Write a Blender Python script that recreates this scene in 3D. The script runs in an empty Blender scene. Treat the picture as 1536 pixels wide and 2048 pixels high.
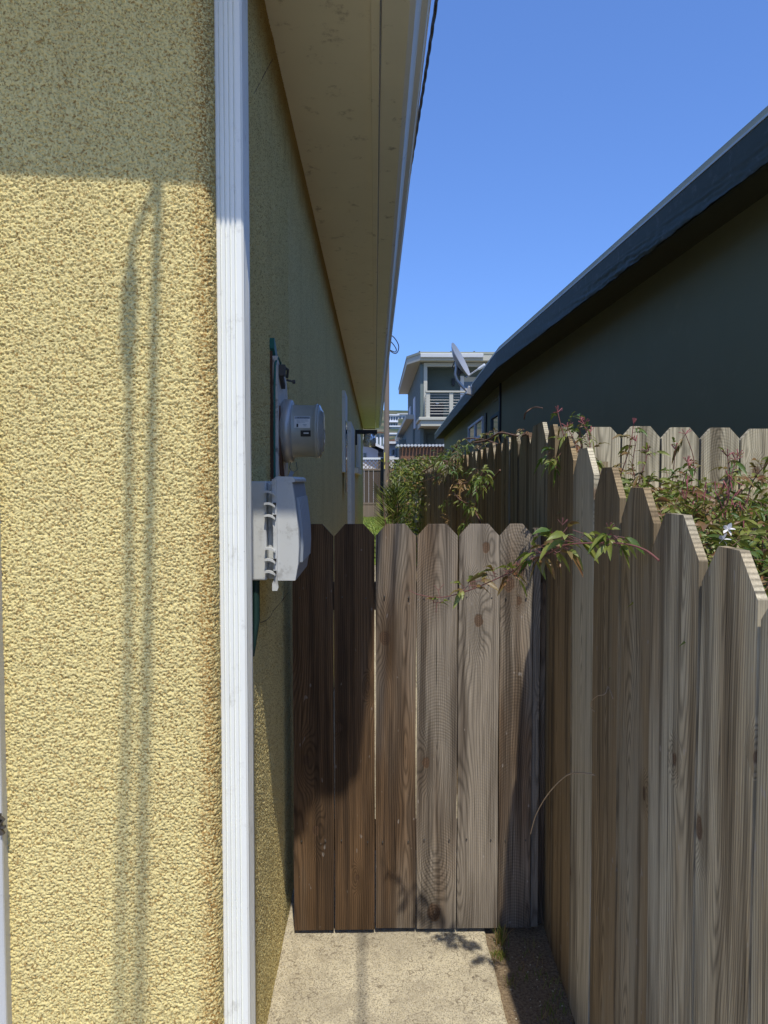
import bpy, math, random
import numpy as np
from mathutils import Vector, Matrix, noise as mnoise
random.seed(11); rng = np.random.default_rng(5)
S = bpy.context.scene; COL = S.collection
R = math.radians
# ------------------------------------------------------------------ camera
EYE = 1.543; F = 1450.0; CX, CY = 768.0, 1024.0
PITCH, YAW = R(-2.527), R(0.7105)
cd = bpy.data.cameras.new('camera'); cam = bpy.data.objects.new('camera', cd); COL.objects.link(cam)
cd.sensor_fit = 'HORIZONTAL'; cd.sensor_width = 36.0; cd.lens = F / 1536 * 36.0
cd.clip_start = 0.02; cd.clip_end = 3000
cam.location = (0, 0, EYE); cam.rotation_euler = (R(90) + PITCH, 0, -YAW)
S.camera = cam
# ------------------------------------------------------------------ light
SUN = Vector((0.09, -0.571, 1.0)).normalized()
w = bpy.data.worlds.new('World'); S.world = w; w.use_nodes = True
wn = w.node_tree.nodes; wl = w.node_tree.links
bg = wn['Background']; sk = wn.new('ShaderNodeTexSky'); sk.sky_type = 'NISHITA'; sk.sun_disc = False
sk.sun_elevation = math.asin(SUN.z); sk.sun_rotation = R(170.5)
sk.altitude = 0; sk.air_density = 1.0; sk.dust_density = 1.0; sk.ozone_density = 2.0
gm = wn.new('ShaderNodeGamma'); gm.inputs[1].default_value = 0.7
mm = wn.new('ShaderNodeMix'); mm.data_type = 'RGBA'; mm.blend_type = 'MULTIPLY'; mm.inputs[0].default_value = 1; mm.inputs[7].default_value = (.425, .665, 1.17, 1)
wl.new(sk.outputs[0], gm.inputs[0]); wl.new(gm.outputs[0], mm.inputs[6]); wl.new(mm.outputs[2], bg.inputs[0]); bg.inputs[1].default_value = 0.15
sd = bpy.data.lights.new('sun', 'SUN'); sd.energy = 2.15; sd.angle = R(0.6); sd.color = (1.0, 0.94, 0.82)
so = bpy.data.objects.new('sun', sd); COL.objects.link(so)
so.rotation_euler = SUN.to_track_quat('Z', 'Y').to_euler(); so.location = (1, -4, 9)
S.view_settings.view_transform = 'Standard'; S.view_settings.look = 'None'
S.view_settings.exposure = 0.90; S.view_settings.gamma = 1.0
S.cycles.max_bounces = 10; S.cycles.diffuse_bounces = 8

# ------------------------------------------------------------------ survey helpers (photo measurements turned into metres)
_f = Vector((math.sin(YAW) * math.cos(PITCH), math.cos(YAW) * math.cos(PITCH), math.sin(PITCH)))
_r = Vector((math.cos(YAW), -math.sin(YAW), 0)); _u = _r.cross(_f)
def ray(x, y): return _f + _r * ((x - CX) / F) - _u * ((y - CY) / F)
def at(x, y, Y):
    d = ray(x, y); return d * (Y / d.y) + Vector((0, 0, EYE))
def onX(x, y, X):
    d = ray(x, y); return d * (X / d.x) + Vector((0, 0, EYE))
FX0, FK = 0.574, 0.032          # side fence line x = FX0 + FK (y - 2.4)
def fx(y): return FX0 + FK * (y - 2.4)
def onF(x, y, off=0.0):
    d = ray(x, y); t = (FX0 - off - FK * 2.4) / (d.x - FK * d.y); return d * t + Vector((0, 0, EYE))

# ------------------------------------------------------------------ object helpers
def tag(o, label=None, cat=None, group=None, kind=None):
    if label: o['label'] = label
    if cat: o['category'] = cat
    if group: o['group'] = group
    if kind: o['kind'] = kind
    return o
def empty(name, loc, label, cat, group=None, rz=0):
    o = bpy.data.objects.new(name, None); COL.objects.link(o); o.location = loc; o.rotation_euler = (0, 0, rz)
    o.empty_display_size = 0.1
    return tag(o, label, cat, group)
class MB:
    def __init__(s): s.v = []; s.f = []; s.m = []; s.sm = []
    def add(s, vs, fs, m=0, smooth=False):
        o = len(s.v); s.v += [tuple(p) for p in vs]
        for f in fs: s.f.append(tuple(i + o for i in f)); s.m.append(m); s.sm.append(smooth)
    def box(s, a, b, m=0, rot=None, piv=None):
        x0, y0, z0 = a; x1, y1, z1 = b
        vs = [Vector(p) for p in ((x0,y0,z0),(x1,y0,z0),(x1,y1,z0),(x0,y1,z0),(x0,y0,z1),(x1,y0,z1),(x1,y1,z1),(x0,y1,z1))]
        if rot is not None:
            c = Vector(piv) if piv is not None else sum(vs, Vector()) / 8
            vs = [rot @ (p - c) + c for p in vs]
        s.add(vs, [(0,3,2,1),(4,5,6,7),(0,1,5,4),(1,2,6,5),(2,3,7,6),(3,0,4,7)], m)
    def prism(s, poly, d0, d1, axis='y', m=0, smooth=False):
        # poly of (a,b); extruded along axis from d0 to d1
        n = len(poly)
        def P(a, b, d):
            return {'y': (a, d, b), 'x': (d, a, b), 'z': (a, b, d)}[axis]
        vs = [P(a, b, d0) for a, b in poly] + [P(a, b, d1) for a, b in poly]
        fs = [tuple(range(n)), tuple(range(2*n-1, n-1, -1))]
        s.add(vs, fs, m)
        s.add(vs, [(i, i+n, (i+1) % n + n, (i+1) % n) for i in range(n)], m, smooth)
    def tube(s, pts, r, n=8, m=0, cap=True):
        pts = [Vector(p) for p in pts]; k = len(pts)
        rs = r if isinstance(r, (list, tuple)) else [r] * k
        vs = []; up = None
        for i, p in enumerate(pts):
            t = (pts[min(i+1, k-1)] - pts[max(i-1, 0)]).normalized()
            if up is None: up = t.orthogonal().normalized()
            up = (up - t * up.dot(t)).normalized(); sd_ = t.cross(up)
            for j in range(n):
                a = 2*math.pi*j/n; vs.append(p + (up*math.cos(a) + sd_*math.sin(a)) * rs[i])
        fs = [(i*n+j, i*n+(j+1) % n, (i+1)*n+(j+1) % n, (i+1)*n+j) for i in range(k-1) for j in range(n)]
        s.add(vs, fs, m, True)
        if cap: s.add(vs, [tuple(range(n-1, -1, -1)), tuple(range((k-1)*n, k*n))], m)
    def lathe(s, prof, c, axis, n=40, m=0):
        # prof: (d along axis, radius)
        ax = Vector(axis).normalized(); u = ax.orthogonal().normalized(); v = ax.cross(u); c = Vector(c)
        vs = [c + ax*d + (u*math.cos(2*math.pi*j/n) + v*math.sin(2*math.pi*j/n))*r for d, r in prof for j in range(n)]
        fs = [(i*n+j, i*n+(j+1) % n, (i+1)*n+(j+1) % n, (i+1)*n+j) for i in range(len(prof)-1) for j in range(n)]
        s.add(vs, fs, m, True)
    def build(s, name, mats, parent=None, loc=None, bevel=0, rz=0):
        me = bpy.data.meshes.new(name); me.from_pydata(s.v, [], s.f)
        mats = mats if isinstance(mats, (list, tuple)) else [mats]
        for q in mats: me.materials.append(q)
        me.polygons.foreach_set('material_index', s.m); me.polygons.foreach_set('use_smooth', s.sm)
        me.update()
        o = bpy.data.objects.new(name, me); COL.objects.link(o)
        if parent: o.parent = parent
        if loc is not None: o.location = loc
        if rz: o.rotation_euler = (0, 0, rz)
        if bevel:
            b = o.modifiers.new('bevel', 'BEVEL'); b.width = bevel; b.segments = 2; b.limit_method = 'ANGLE'; b.angle_limit = R(40)
        return o
def W(p, root):     # world point to the root's (unrotated) frame
    return Vector(p) - root.location

# ------------------------------------------------------------------ material helpers
class NT:
    def __init__(s, name):
        s.m = bpy.data.materials.new(name); s.m.use_nodes = True; s.t = s.m.node_tree
        s.b = s.t.nodes['Principled BSDF']
    def n(s, typ, ins=None, **kw):
        x = s.t.nodes.new('ShaderNode' + typ)
        for k, v in kw.items(): setattr(x, k, v)
        for k, v in (ins or {}).items(): s.put(x.inputs[k], v)
        return x
    def put(s, sock, v):
        if isinstance(v, bpy.types.NodeSocket): s.t.links.new(v, sock)
        elif isinstance(v, bpy.types.Node): s.t.links.new(v.outputs[0], sock)
        else: sock.default_value = v
    def ma(s, op, a, b=0.0, c=None, clamp=False):
        x = s.n('Math', {0: a, 1: b}, operation=op, use_clamp=clamp)
        if c is not None: s.put(x.inputs[2], c)
        return x.outputs[0]
    def comb(s, x, y, z): return s.n('CombineXYZ', {0: x, 1: y, 2: z}).outputs[0]
    def mix(s, f, a, b, mode='MIX'):
        x = s.n('Mix', data_type='RGBA', blend_type=mode)
        s.put(x.inputs[0], f); s.put(x.inputs[6], a); s.put(x.inputs[7], b); return x.outputs[2]
    def noise(s, vec, scale, detail=2, rough=0.5, out=0):
        return s.n('TexNoise', {'Vector': vec, 'Scale': scale, 'Detail': detail, 'Roughness': rough}).outputs[out]
    def ramp(s, f, a, b):   # smooth 0..1
        x = s.n('MapRange', {0: f, 1: a, 2: b, 3: 0.0, 4: 1.0}, interpolation_type='SMOOTHSTEP'); return x.outputs[0]
    def co(s, k='Object'): return s.n('TexCoord').outputs[k]
    def fin(s, color, rough=0.8, height=None, dist=0.002, strength=1.0, spec=0.3, metal=0.0):
        s.put(s.b.inputs['Base Color'], color); s.put(s.b.inputs['Roughness'], rough)
        s.put(s.b.inputs['Specular IOR Level'], spec); s.put(s.b.inputs['Metallic'], metal)
        if height is not None:
            bp = s.n('Bump', {'Height': height, 'Strength': strength, 'Distance': dist}); s.put(s.b.inputs['Normal'], bp.outputs[0])
        return s.m
def c4(r, g, b): return (r, g, b, 1.0)

def wood_mat(name, gray, brown, dark, gain=1.0):
    n = NT(name); co = n.co(); sp = n.n('SeparateXYZ', {0: co}); x, y, z = sp.outputs
    oi = n.n('ObjectInfo'); rnd = oi.outputs['Random']; oc = n.n('SeparateColor', {0: oi.outputs['Color']})
    tone, brn, saw = oc.outputs[0], oc.outputs[1], oc.outputs[2]
    ro = n.ma('MULTIPLY', rnd, 53.0)
    # knots
    vv = n.comb(n.ma('ADD', n.ma('MULTIPLY', x, 5.0), ro), n.ma('ADD', n.ma('MULTIPLY', z, 3.2), n.ma('MULTIPLY', rnd, 91.0)), 0.0)
    vo = n.n('TexVoronoi', {'Vector': vv, 'Scale': 1.0}, voronoi_dimensions='2D')
    vc = n.n('SeparateColor', {0: vo.outputs['Color']})
    on = n.ma('GREATER_THAN', vc.outputs[0], 0.84)
    kd = n.ma('ADD', vo.outputs['Distance'], n.ma('MULTIPLY', n.ma('SUBTRACT', n.noise(co, 60, 1), 0.5), 0.05))
    size = n.ma('ADD', n.ma('MULTIPLY', vc.outputs[1], 0.045), 0.03)
    core = n.ma('MULTIPLY', n.ramp(n.ma('DIVIDE', kd, size), 1.6, 1.0), on)
    halo = n.ma('MULTIPLY', n.ramp(n.ma('DIVIDE', kd, size), 5.5, 0.8), on)
    kjit = n.ma('MULTIPLY', n.ma('SUBTRACT', n.noise(co, 45, 2), 0.5), 0.9)
    for kn in ('knot_a', 'knot_b'):
        at_ = n.n('Attribute', attribute_type='OBJECT', attribute_name=kn); ks = n.n('SeparateXYZ', {0: at_.outputs['Vector']})
        dx = n.ma('SUBTRACT', x, ks.outputs[0]); dz = n.ma('MULTIPLY', n.ma('SUBTRACT', z, ks.outputs[1]), 0.70)
        dd = n.ma('DIVIDE', n.ma('SQRT', n.ma('ADD', n.ma('MULTIPLY', dx, dx), n.ma('MULTIPLY', dz, dz))), n.ma('MAXIMUM', ks.outputs[2], 0.00001))
        d2 = n.ma('ADD', dd, kjit)
        core = n.ma('MAXIMUM', core, n.ramp(d2, 1.35, 1.0))
        dl = n.ma('DIVIDE', n.ma('SQRT', n.ma('ADD', n.ma('MULTIPLY', dx, dx), n.ma('MULTIPLY', n.ma('MULTIPLY', dz, dz), 0.25))), n.ma('MAXIMUM', ks.outputs[2], 0.00001))
        halo = n.ma('MAXIMUM', halo, n.ramp(dl, 4.2, 0.7))
        ring = n.ramp(n.ma('ABSOLUTE', n.ma('SUBTRACT', d2, 1.15)), 0.30, 0.0)
        kd = n.ma('MINIMUM', kd, n.ma('MULTIPLY', dd, 0.045))
    # growth rings flowing round the knots
    big = n.noise(n.comb(n.ma('ADD', n.ma('MULTIPLY', x, 2.0), ro), ro, n.ma('MULTIPLY', z, 0.55)), 1.6, 1.5)
    x0 = n.ma('ADD', x, n.ma('MULTIPLY', n.ma('SUBTRACT', rnd, 0.5), 0.16))
    yy = n.ma('MULTIPLY', n.ma('SUBTRACT', big, 0.47), 0.30)
    rr = n.ma('SQRT', n.ma('ADD', n.ma('MULTIPLY', x0, x0), n.ma('MULTIPLY', yy, yy)))
    rr = n.ma('ADD', rr, n.ma('MULTIPLY', halo, 0.032))
    wob = n.noise(n.comb(n.ma('ADD', n.ma('MULTIPLY', x, 22.0), ro), ro, n.ma('MULTIPLY', z, 3.0)), 1.0, 3)
    ph = n.ma('ADD', n.ma('MULTIPLY', rr, 2*math.pi/0.0068), n.ma('MULTIPLY', wob, 14.0))
    band = n.ma('POWER', n.ma('ADD', n.ma('MULTIPLY', n.ma('SINE', ph), 0.5), 0.5), 2.2)
    # fibres and checks
    fib = n.noise(n.comb(n.ma('ADD', n.ma('MULTIPLY', x, 420.0), ro), n.ma('MULTIPLY', y, 420.0), n.ma('MULTIPLY', z, 9.0)), 1.0, 3, 0.65)
    fib2 = n.noise(n.comb(n.ma('ADD', n.ma('MULTIPLY', x, 90.0), ro), n.ma('MULTIPLY', y, 90.0), n.ma('MULTIPLY', z, 2.0)), 1.0, 3, 0.6)
    crack = n.ramp(n.noise(n.comb(n.ma('ADD', n.ma('MULTIPLY', x, 130.0), ro), ro, n.ma('MULTIPLY', z, 1.6)), 1.0, 2, 0.5), 0.66, 0.71)
    crack = n.ma('MULTIPLY', crack, 0.6)
    sw = n.ma('MULTIPLY', n.ma('ADD', z, n.ma('MULTIPLY', n.ma('MULTIPLY', x, x), 9.0)), 2*math.pi/0.0105)
    swn = n.noise(n.comb(n.ma('MULTIPLY', x, 8.0), ro, n.ma('MULTIPLY', z, 3.5)), 1.0, 2)
    sawb = n.ma('MULTIPLY', n.ma('MULTIPLY', n.ma('ADD', n.ma('MULTIPLY', n.ma('SINE', n.ma('ADD', sw, n.ma('MULTIPLY', swn, 8.0))), 0.5), 0.5), saw), n.ramp(swn, 0.38, 0.6))
    # colour
    pat = n.noise(n.comb(n.ma('ADD', n.ma('MULTIPLY', x, 9.0), ro), ro, n.ma('MULTIPLY', z, 1.1)), 1.0, 3, 0.55)
    bf = n.ramp(n.ma('ADD', n.ma('ADD', pat, n.ma('SUBTRACT', brn, 0.5)), n.ma('MULTIPLY', halo, 0.08)), 0.30, 0.72)
    col = n.mix(bf, gray, brown)
    streak = n.noise(n.comb(n.ma('ADD', n.ma('MULTIPLY', x, 25.0), ro), ro, n.ma('MULTIPLY', z, 0.9)), 1.0, 3, 0.6)
    col = n.mix(n.ma('MULTIPLY', n.ramp(streak, 0.46, 0.66), 0.70), col, dark)
    lum = n.ma('ADD', 0.42, n.ma('MULTIPLY', fib, 0.95))
    lum = n.ma('MULTIPLY', lum, n.ma('ADD', 0.68, n.ma('MULTIPLY', fib2, 0.64)))
    lum = n.ma('MULTIPLY', lum, n.ma('SUBTRACT', 1.10, n.ma('MULTIPLY', n.ma('MULTIPLY', band, n.ramp(fib2, 0.10, 0.5)), 0.46)))
    lum = n.ma('MULTIPLY', lum, n.ma('SUBTRACT', 1.0, n.ma('MULTIPLY', sawb, 0.28)))
    lum = n.ma('MULTIPLY', lum, n.ma('SUBTRACT', 1.0, n.ma('MULTIPLY', crack, 0.75)))
    lum = n.ma('MULTIPLY', lum, n.ma('MULTIPLY', tone, 2.0 * gain))
    kr = n.ma('ADD', n.ma('MULTIPLY', n.ma('SINE', n.ma('MULTIPLY', kd, 420.0)), 0.2), 0.7)
    col = n.mix(n.ma('MULTIPLY', core, 0.88), col, n.mix(kr, c4(.012, .008, .006), c4(.15, .09, .055)))
    lum = n.ma('MULTIPLY', lum, n.ma('SUBTRACT', 1.0, n.ma('MULTIPLY', n.ma('SUBTRACT', halo, core), 0.22)))
    # damp dark foot and greyed head of each board, ragged stain edges
    foot = n.ramp(n.ma('ADD', z, n.ma('MULTIPLY', n.ma('SUBTRACT', streak, 0.5), 0.5)), 0.22, 0.0)
    lum = n.ma('MULTIPLY', lum, n.ma('SUBTRACT', 1.0, n.ma('MULTIPLY', foot, 0.25)))
    # pale flecks
    sp_ = n.ramp(n.noise(n.comb(n.ma('ADD', n.ma('MULTIPLY', x, 60.0), ro), ro, n.ma('MULTIPLY', z, 26.0)), 1.0, 1), 0.74, 0.79)
    col = n.mix(n.ma('MULTIPLY', sp_, 0.5), col, c4(.42, .38, .34))
    col = n.mix(1.0, col, n.n('CombineColor', {0: lum, 1: lum, 2: lum}).outputs[0], 'MULTIPLY')
    h = n.ma('ADD', n.ma('MULTIPLY', fib, 0.5), n.ma('MULTIPLY', band, -0.35))
    h = n.ma('ADD', h, n.ma('MULTIPLY', crack, -1.2)); h = n.ma('ADD', h, n.ma('MULTIPLY', sawb, -0.3))
    h = n.ma('ADD', h, n.ma('MULTIPLY', core, -0.6))
    return n.fin(col, 0.85, h, 0.0016, 0.9, 0.15)

def stucco_mat(name, base, speck, rust, bump=True, rustline=None):
    n = NT(name); co = n.co(); sp = n.n('SeparateXYZ', {0: co})
    big = n.noise(co, 2.2, 3); mid = n.noise(co, 14, 3)
    col = n.mix(n.ma('MULTIPLY', n.ramp(big, 0.35, 0.7), 0.35), base, tuple(v*0.86 for v in base[:3]) + (1,))
    drip = n.noise(n.n('VectorMath', {0: co, 1: (9.0, 9.0, 1.1)}, operation='MULTIPLY').outputs[0], 1.0, 4, 0.6)
    col = n.mix(n.ma('MULTIPLY', n.ramp(drip, 0.50, 0.72), 0.22), col, c4(.48, .36, .16))
    blot = n.noise(co, 6.5, 4, 0.6); col = n.mix(n.ma('MULTIPLY', n.ramp(blot, 0.52, 0.7), 0.20), col, c4(.60, .48, .24))
    f1 = n.noise(co, 230, 2, 0.6); f2 = n.noise(co, 120, 2, 0.6)
    s1 = n.ma('MULTIPLY', n.ramp(f1, 0.50, 0.60), n.ramp(f2, 0.36, 0.56))
    col = n.mix(n.ma('MULTIPLY', s1, 0.85), col, speck)
    # rusty growth: strong next to the corner bead and up under the soffit
    ax = n.ma('ABSOLUTE', n.ma('ADD', sp.outputs[0], 0.322))
    near = n.ramp(n.ma('ADD', ax, n.ma('MULTIPLY', n.ma('SUBTRACT', mid, 0.5), 0.03)), 0.034, 0.0); f3 = n.noise(co, 260, 2, 0.6)
    isf = n.ramp(sp.outputs[1], 1.50, 1.39)
    cm = n.ma('MULTIPLY', n.ma('MULTIPLY', near, isf), n.ramp(f3, 0.44, 0.60))
    col = n.mix(n.ma('MULTIPLY', cm, 0.9), col, rust)
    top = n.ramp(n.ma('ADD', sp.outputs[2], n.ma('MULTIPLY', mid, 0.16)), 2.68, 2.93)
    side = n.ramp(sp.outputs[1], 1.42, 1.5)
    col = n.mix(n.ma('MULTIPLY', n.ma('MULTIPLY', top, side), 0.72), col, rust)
    return n.fin(col, 0.9, n.ma('ADD', n.noise(co, 520, 2), n.ma('MULTIPLY', n.noise(co, 260, 2), 1.0)), 0.0022, 0.7 if bump else 0.2, 0.15)

def paint_mat(name, base, rough=0.45, mild=None, mscale=9, spec=0.4, amt=0.5, thr=(0.55, 0.75)):
    n = NT(name); co = n.co(); big = n.noise(co, 3.0, 4, 0.6)
    col = n.mix(n.ma('MULTIPLY', n.ramp(big, 0.3, 0.75), 0.25), base, tuple(v*0.8 for v in base[:3]) + (1,))
    if mild:
        d = n.noise(co, mscale, 6, 0.72); col = n.mix(n.ma('MULTIPLY', n.ramp(d, *thr), amt), col, mild)
    sc = n.ramp(n.noise(co, 130, 2), 0.73, 0.77)
    col = n.mix(n.ma('MULTIPLY', sc, 0.45), col, tuple(v*0.5 for v in base[:3]) + (1,))
    return n.fin(col, rough, n.noise(co, 300, 2), 0.0006, 0.25, spec)
def plain(name, base, rough=0.6, spec=0.4, metal=0.0, em=None):
    n = NT(name); co = n.co(); d = n.noise(co, 30, 4, 0.6)
    col = n.mix(n.ma('MULTIPLY', d, 0.35), base, tuple(v*0.55 for v in base[:3]) + (1,))
    return n.fin(col, rough, d, 0.0006, 0.3, spec, metal)
def leaf_mat(name, a, b, trans=0.25):
    n = NT(name); co = n.co('Generated'); o = n.co()
    f = n.ramp(n.noise(o, 26, 3), 0.35, 0.65)
    n.fin(n.mix(f, a, b), 0.42, n.noise(o, 300, 1), 0.0008, 0.5, 0.45)
    tr = n.n('BsdfTranslucent', {'Color': n.mix(0.5, a, c4(.35, .42, .05))})
    mx = n.n('MixShader', {0: trans}); n.t.links.new(n.b.outputs[0], mx.inputs[1]); n.t.links.new(tr.outputs[0], mx.inputs[2])
    n.t.links.new(mx.outputs[0], n.t.nodes['Material Output'].inputs[0]); return n.m

M = {}
M['stucco'] = stucco_mat('yellow_stucco', c4(.82, .69, .315), c4(.34, .20, .06), c4(.36, .18, .04))
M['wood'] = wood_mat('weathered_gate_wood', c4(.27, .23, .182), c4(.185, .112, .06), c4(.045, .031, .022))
M['fence'] = wood_mat('weathered_fence_wood', c4(.45, .40, .29), c4(.36, .265, .15), c4(.085, .064, .042), 1.02)
M['oldwood'] = plain('old_brown_wood', c4(.10, .075, .06), 0.85, 0.15)
M['white'] = paint_mat('white_aluminium', c4(.84, .85, .80), 0.42, c4(.33, .32, .28), 18, amt=0.35, thr=(.56, .70))
M['trim'] = paint_mat('grey_white_trim', c4(.55, .56, .56), 0.5, c4(.2, .2, .2), 12, amt=0.3)
M['soffit'] = paint_mat('cream_soffit', c4(.88, .82, .66), 0.6, c4(.20, .15, .09), 13, amt=0.5, thr=(.57, .72))
M['gutter'] = paint_mat('grey_cream_gutter', c4(.84, .81, .70), 0.5, c4(.08, .065, .05), 8, amt=0.7, thr=(.58, .72))
M['gline'] = paint_mat('white_gutter_lip', c4(.84, .82, .72), 0.45)
M['greybox'] = paint_mat('pale_grey_plastic', c4(.56, .575, .57), 0.5, c4(.24, .23, .21), 22, amt=0.5, thr=(.52, .68))
M['greyrib'] = plain('slate_grey_plastic', c4(.33, .37, .42), 0.5)
M['darkgap'] = plain('black_gap', c4(.015, .015, .015), 0.9)
M['green'] = plain('green_plastic', c4(.03, .17, .14), 0.4)
M['darkg'] = plain('dark_green_tube', c4(.012, .04, .035), 0.5)
M['rust'] = plain('rusty_metal', c4(.13, .06, .035), 0.85)
M['iron'] = plain('dull_iron', c4(.11, .10, .09), 0.6, 0.4, 0.5)
M['alu'] = plain('brushed_aluminium', c4(.50, .49, .47), 0.4, 0.5, 0.45)
M['meter'] = plain('grey_meter_can', c4(.40, .41, .37), 0.4, 0.5, 0.15)
M['label'] = plain('white_label', c4(.75, .76, .74), 0.5)
M['ink'] = plain('black_ink', c4(.02, .02, .02), 0.5)
M['black'] = plain('black_plastic', c4(.018, .018, .02), 0.45)
n = NT('meter_glass'); n.fin(c4(.72, .74, .70), 0.08, None, spec=0.8); n.b.inputs['Transmission Weight'].default_value = 0.6; M['glass'] = n.m
n = NT('window_glass'); n.fin(c4(.05, .06, .07), 0.05, None, spec=0.9); M['pane'] = n.m
M['board'] = paint_mat('peeling_white_board', c4(.72, .67, .60), 0.7, c4(.16, .09, .05), 22, amt=0.7, thr=(.54, .66))
M['dark'] = paint_mat('dark_green_wall', c4(.21, .205, .115), 0.85, c4(.25, .245, .14), 5, spec=0.15)
M['darks'] = plain('black_green_soffit', c4(.10, .105, .07), 0.9, 0.1)
M['darkf'] = paint_mat('dark_blue_green_fascia', c4(.062, .070, .048), 0.6, c4(.14, .15, .13), 16, spec=0.2, amt=0.6, thr=(.52, .72))
M['roofcap'] = paint_mat('grey_green_roof_edge', c4(.34, .35, .27), 0.7)
M['paleedge'] = paint_mat('pale_metal_edge', c4(.55, .60, .57), 0.5)
M['ggreen'] = plain('sage_green_siding', c4(.115, .15, .14), 0.8, 0.2)
M['ggreen2'] = plain('light_sage_siding', c4(.17, .21, .20), 0.8, 0.2)
M['cream'] = plain('cream_trim_paint', c4(.52, .50, .41), 0.6)
M['wpaint'] = plain('white_house_paint', c4(.72, .74, .77), 0.7)
M['roofd'] = plain('dark_shingle', c4(.07, .065, .06), 0.9)
M['terra'] = plain('rusty_brown_roof', c4(.20, .10, .06), 0.9)
M['pole'] = plain('grey_brown_pole_wood', c4(.22, .17, .135), 0.9, 0.1)
M['leaf'] = leaf_mat('green_leaf', c4(.06, .12, .02), c4(.13, .18, .035))
M['leafy'] = leaf_mat('yellow_green_leaf', c4(.24, .26, .06), c4(.15, .19, .035))
M['leafr'] = leaf_mat('reddish_leaf', c4(.22, .10, .045), c4(.19, .15, .05))
M['leafb'] = leaf_mat('dry_tan_leaf', c4(.42, .26, .11), c4(.24, .15, .07))
M['leafd'] = leaf_mat('dark_green_leaf', c4(.028, .055, .016), c4(.055, .085, .022))
M['leafa'] = leaf_mat('ashen_brown_leaf', c4(.17, .14, .085), c4(.11, .10, .05))
M['stem'] = plain('brown_vine_stem', c4(.20, .11, .07), 0.7)
M['stemr'] = plain('reddish_vine_stem', c4(.22, .09, .08), 0.6)
M['stemp'] = plain('pale_dry_stem', c4(.40, .29, .18), 0.7)
M['bud'] = plain('pink_bud', c4(.40, .12, .13), 0.6)
M['petal'] = plain('white_petal', c4(.85, .82, .80), 0.5)

# ground materials
n = NT('dirt'); co = n.co(); a = n.noise(co, 7, 5, 0.65); b = n.noise(co, 120, 3, 0.7)
M['dirt'] = n.fin(n.mix(n.ramp(b, 0.35, 0.7), n.mix(a, c4(.22, .16, .10), c4(.36, .28, .18)), c4(.13, .09, .06)), 0.95, n.ma('ADD', b, n.ma('MULTIPLY', a, 2)), 0.008, 0.9, 0.1)
n = NT('lawn_green'); co = n.co(); a = n.noise(co, 1.2, 4, 0.6); b = n.noise(co, 60, 2)
M['lawn'] = n.fin(n.mix(n.ramp(a, 0.35, 0.65), c4(.20, .32, .05), c4(.34, .38, .09)), 0.9, b, 0.02, 0.8, 0.1)
n = NT('aggregate_concrete'); co = n.co()
vo = n.n('TexVoronoi', {'Vector': co, 'Scale': 300.0}); v2 = n.n('TexVoronoi', {'Vector': co, 'Scale': 62.0})
a = n.noise(co, 4, 4, 0.6); b = n.noise(co, 260, 3, 0.7); st = n.noise(co, 18, 4, .7)
base = n.mix(n.ramp(a, 0.3, 0.7), c4(.74, .66, .47), c4(.58, .51, .36))
vcs = n.n('SeparateColor', {0: vo.outputs['Color']})
base = n.mix(n.ma('MULTIPLY', n.ramp(vcs.outputs[0], .62, .8), 0.4), base, c4(.62, .57, .47))
base = n.mix(n.ma('MULTIPLY', n.ramp(vcs.outputs[1], .66, .85), 0.6), base, c4(.20, .165, .12))
base = n.mix(n.ma('MULTIPLY', n.ramp(b, .42, .7), 0.5), base, c4(.24, .20, .15))
base = n.mix(n.ma('MULTIPLY', n.ramp(st, .50, .64), 0.40), base, c4(.33, .28, .20))
st2 = n.noise(co, 3.3, 5, .65); base = n.mix(n.ma('MULTIPLY', n.ramp(st2, .50, .62), 0.35), base, c4(.32, .28, .21))
rdg = n.ma('ABSOLUTE', n.ma('SUBTRACT', n.noise(co, 2.1, 5, .7), 0.5)); base = n.mix(n.ma('MULTIPLY', n.ramp(rdg, .006, .001), 0.55), base, c4(.14, .11, .08))
hh = n.ma('ADD', n.ma('MULTIPLY', n.ramp(vo.outputs['Distance'], 0.6, 0.0), 0.8), n.ma('MULTIPLY', b, 0.8))
M['concrete'] = n.fin(base, 0.9, hh, 0.0022, 0.9, 0.15)

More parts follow.
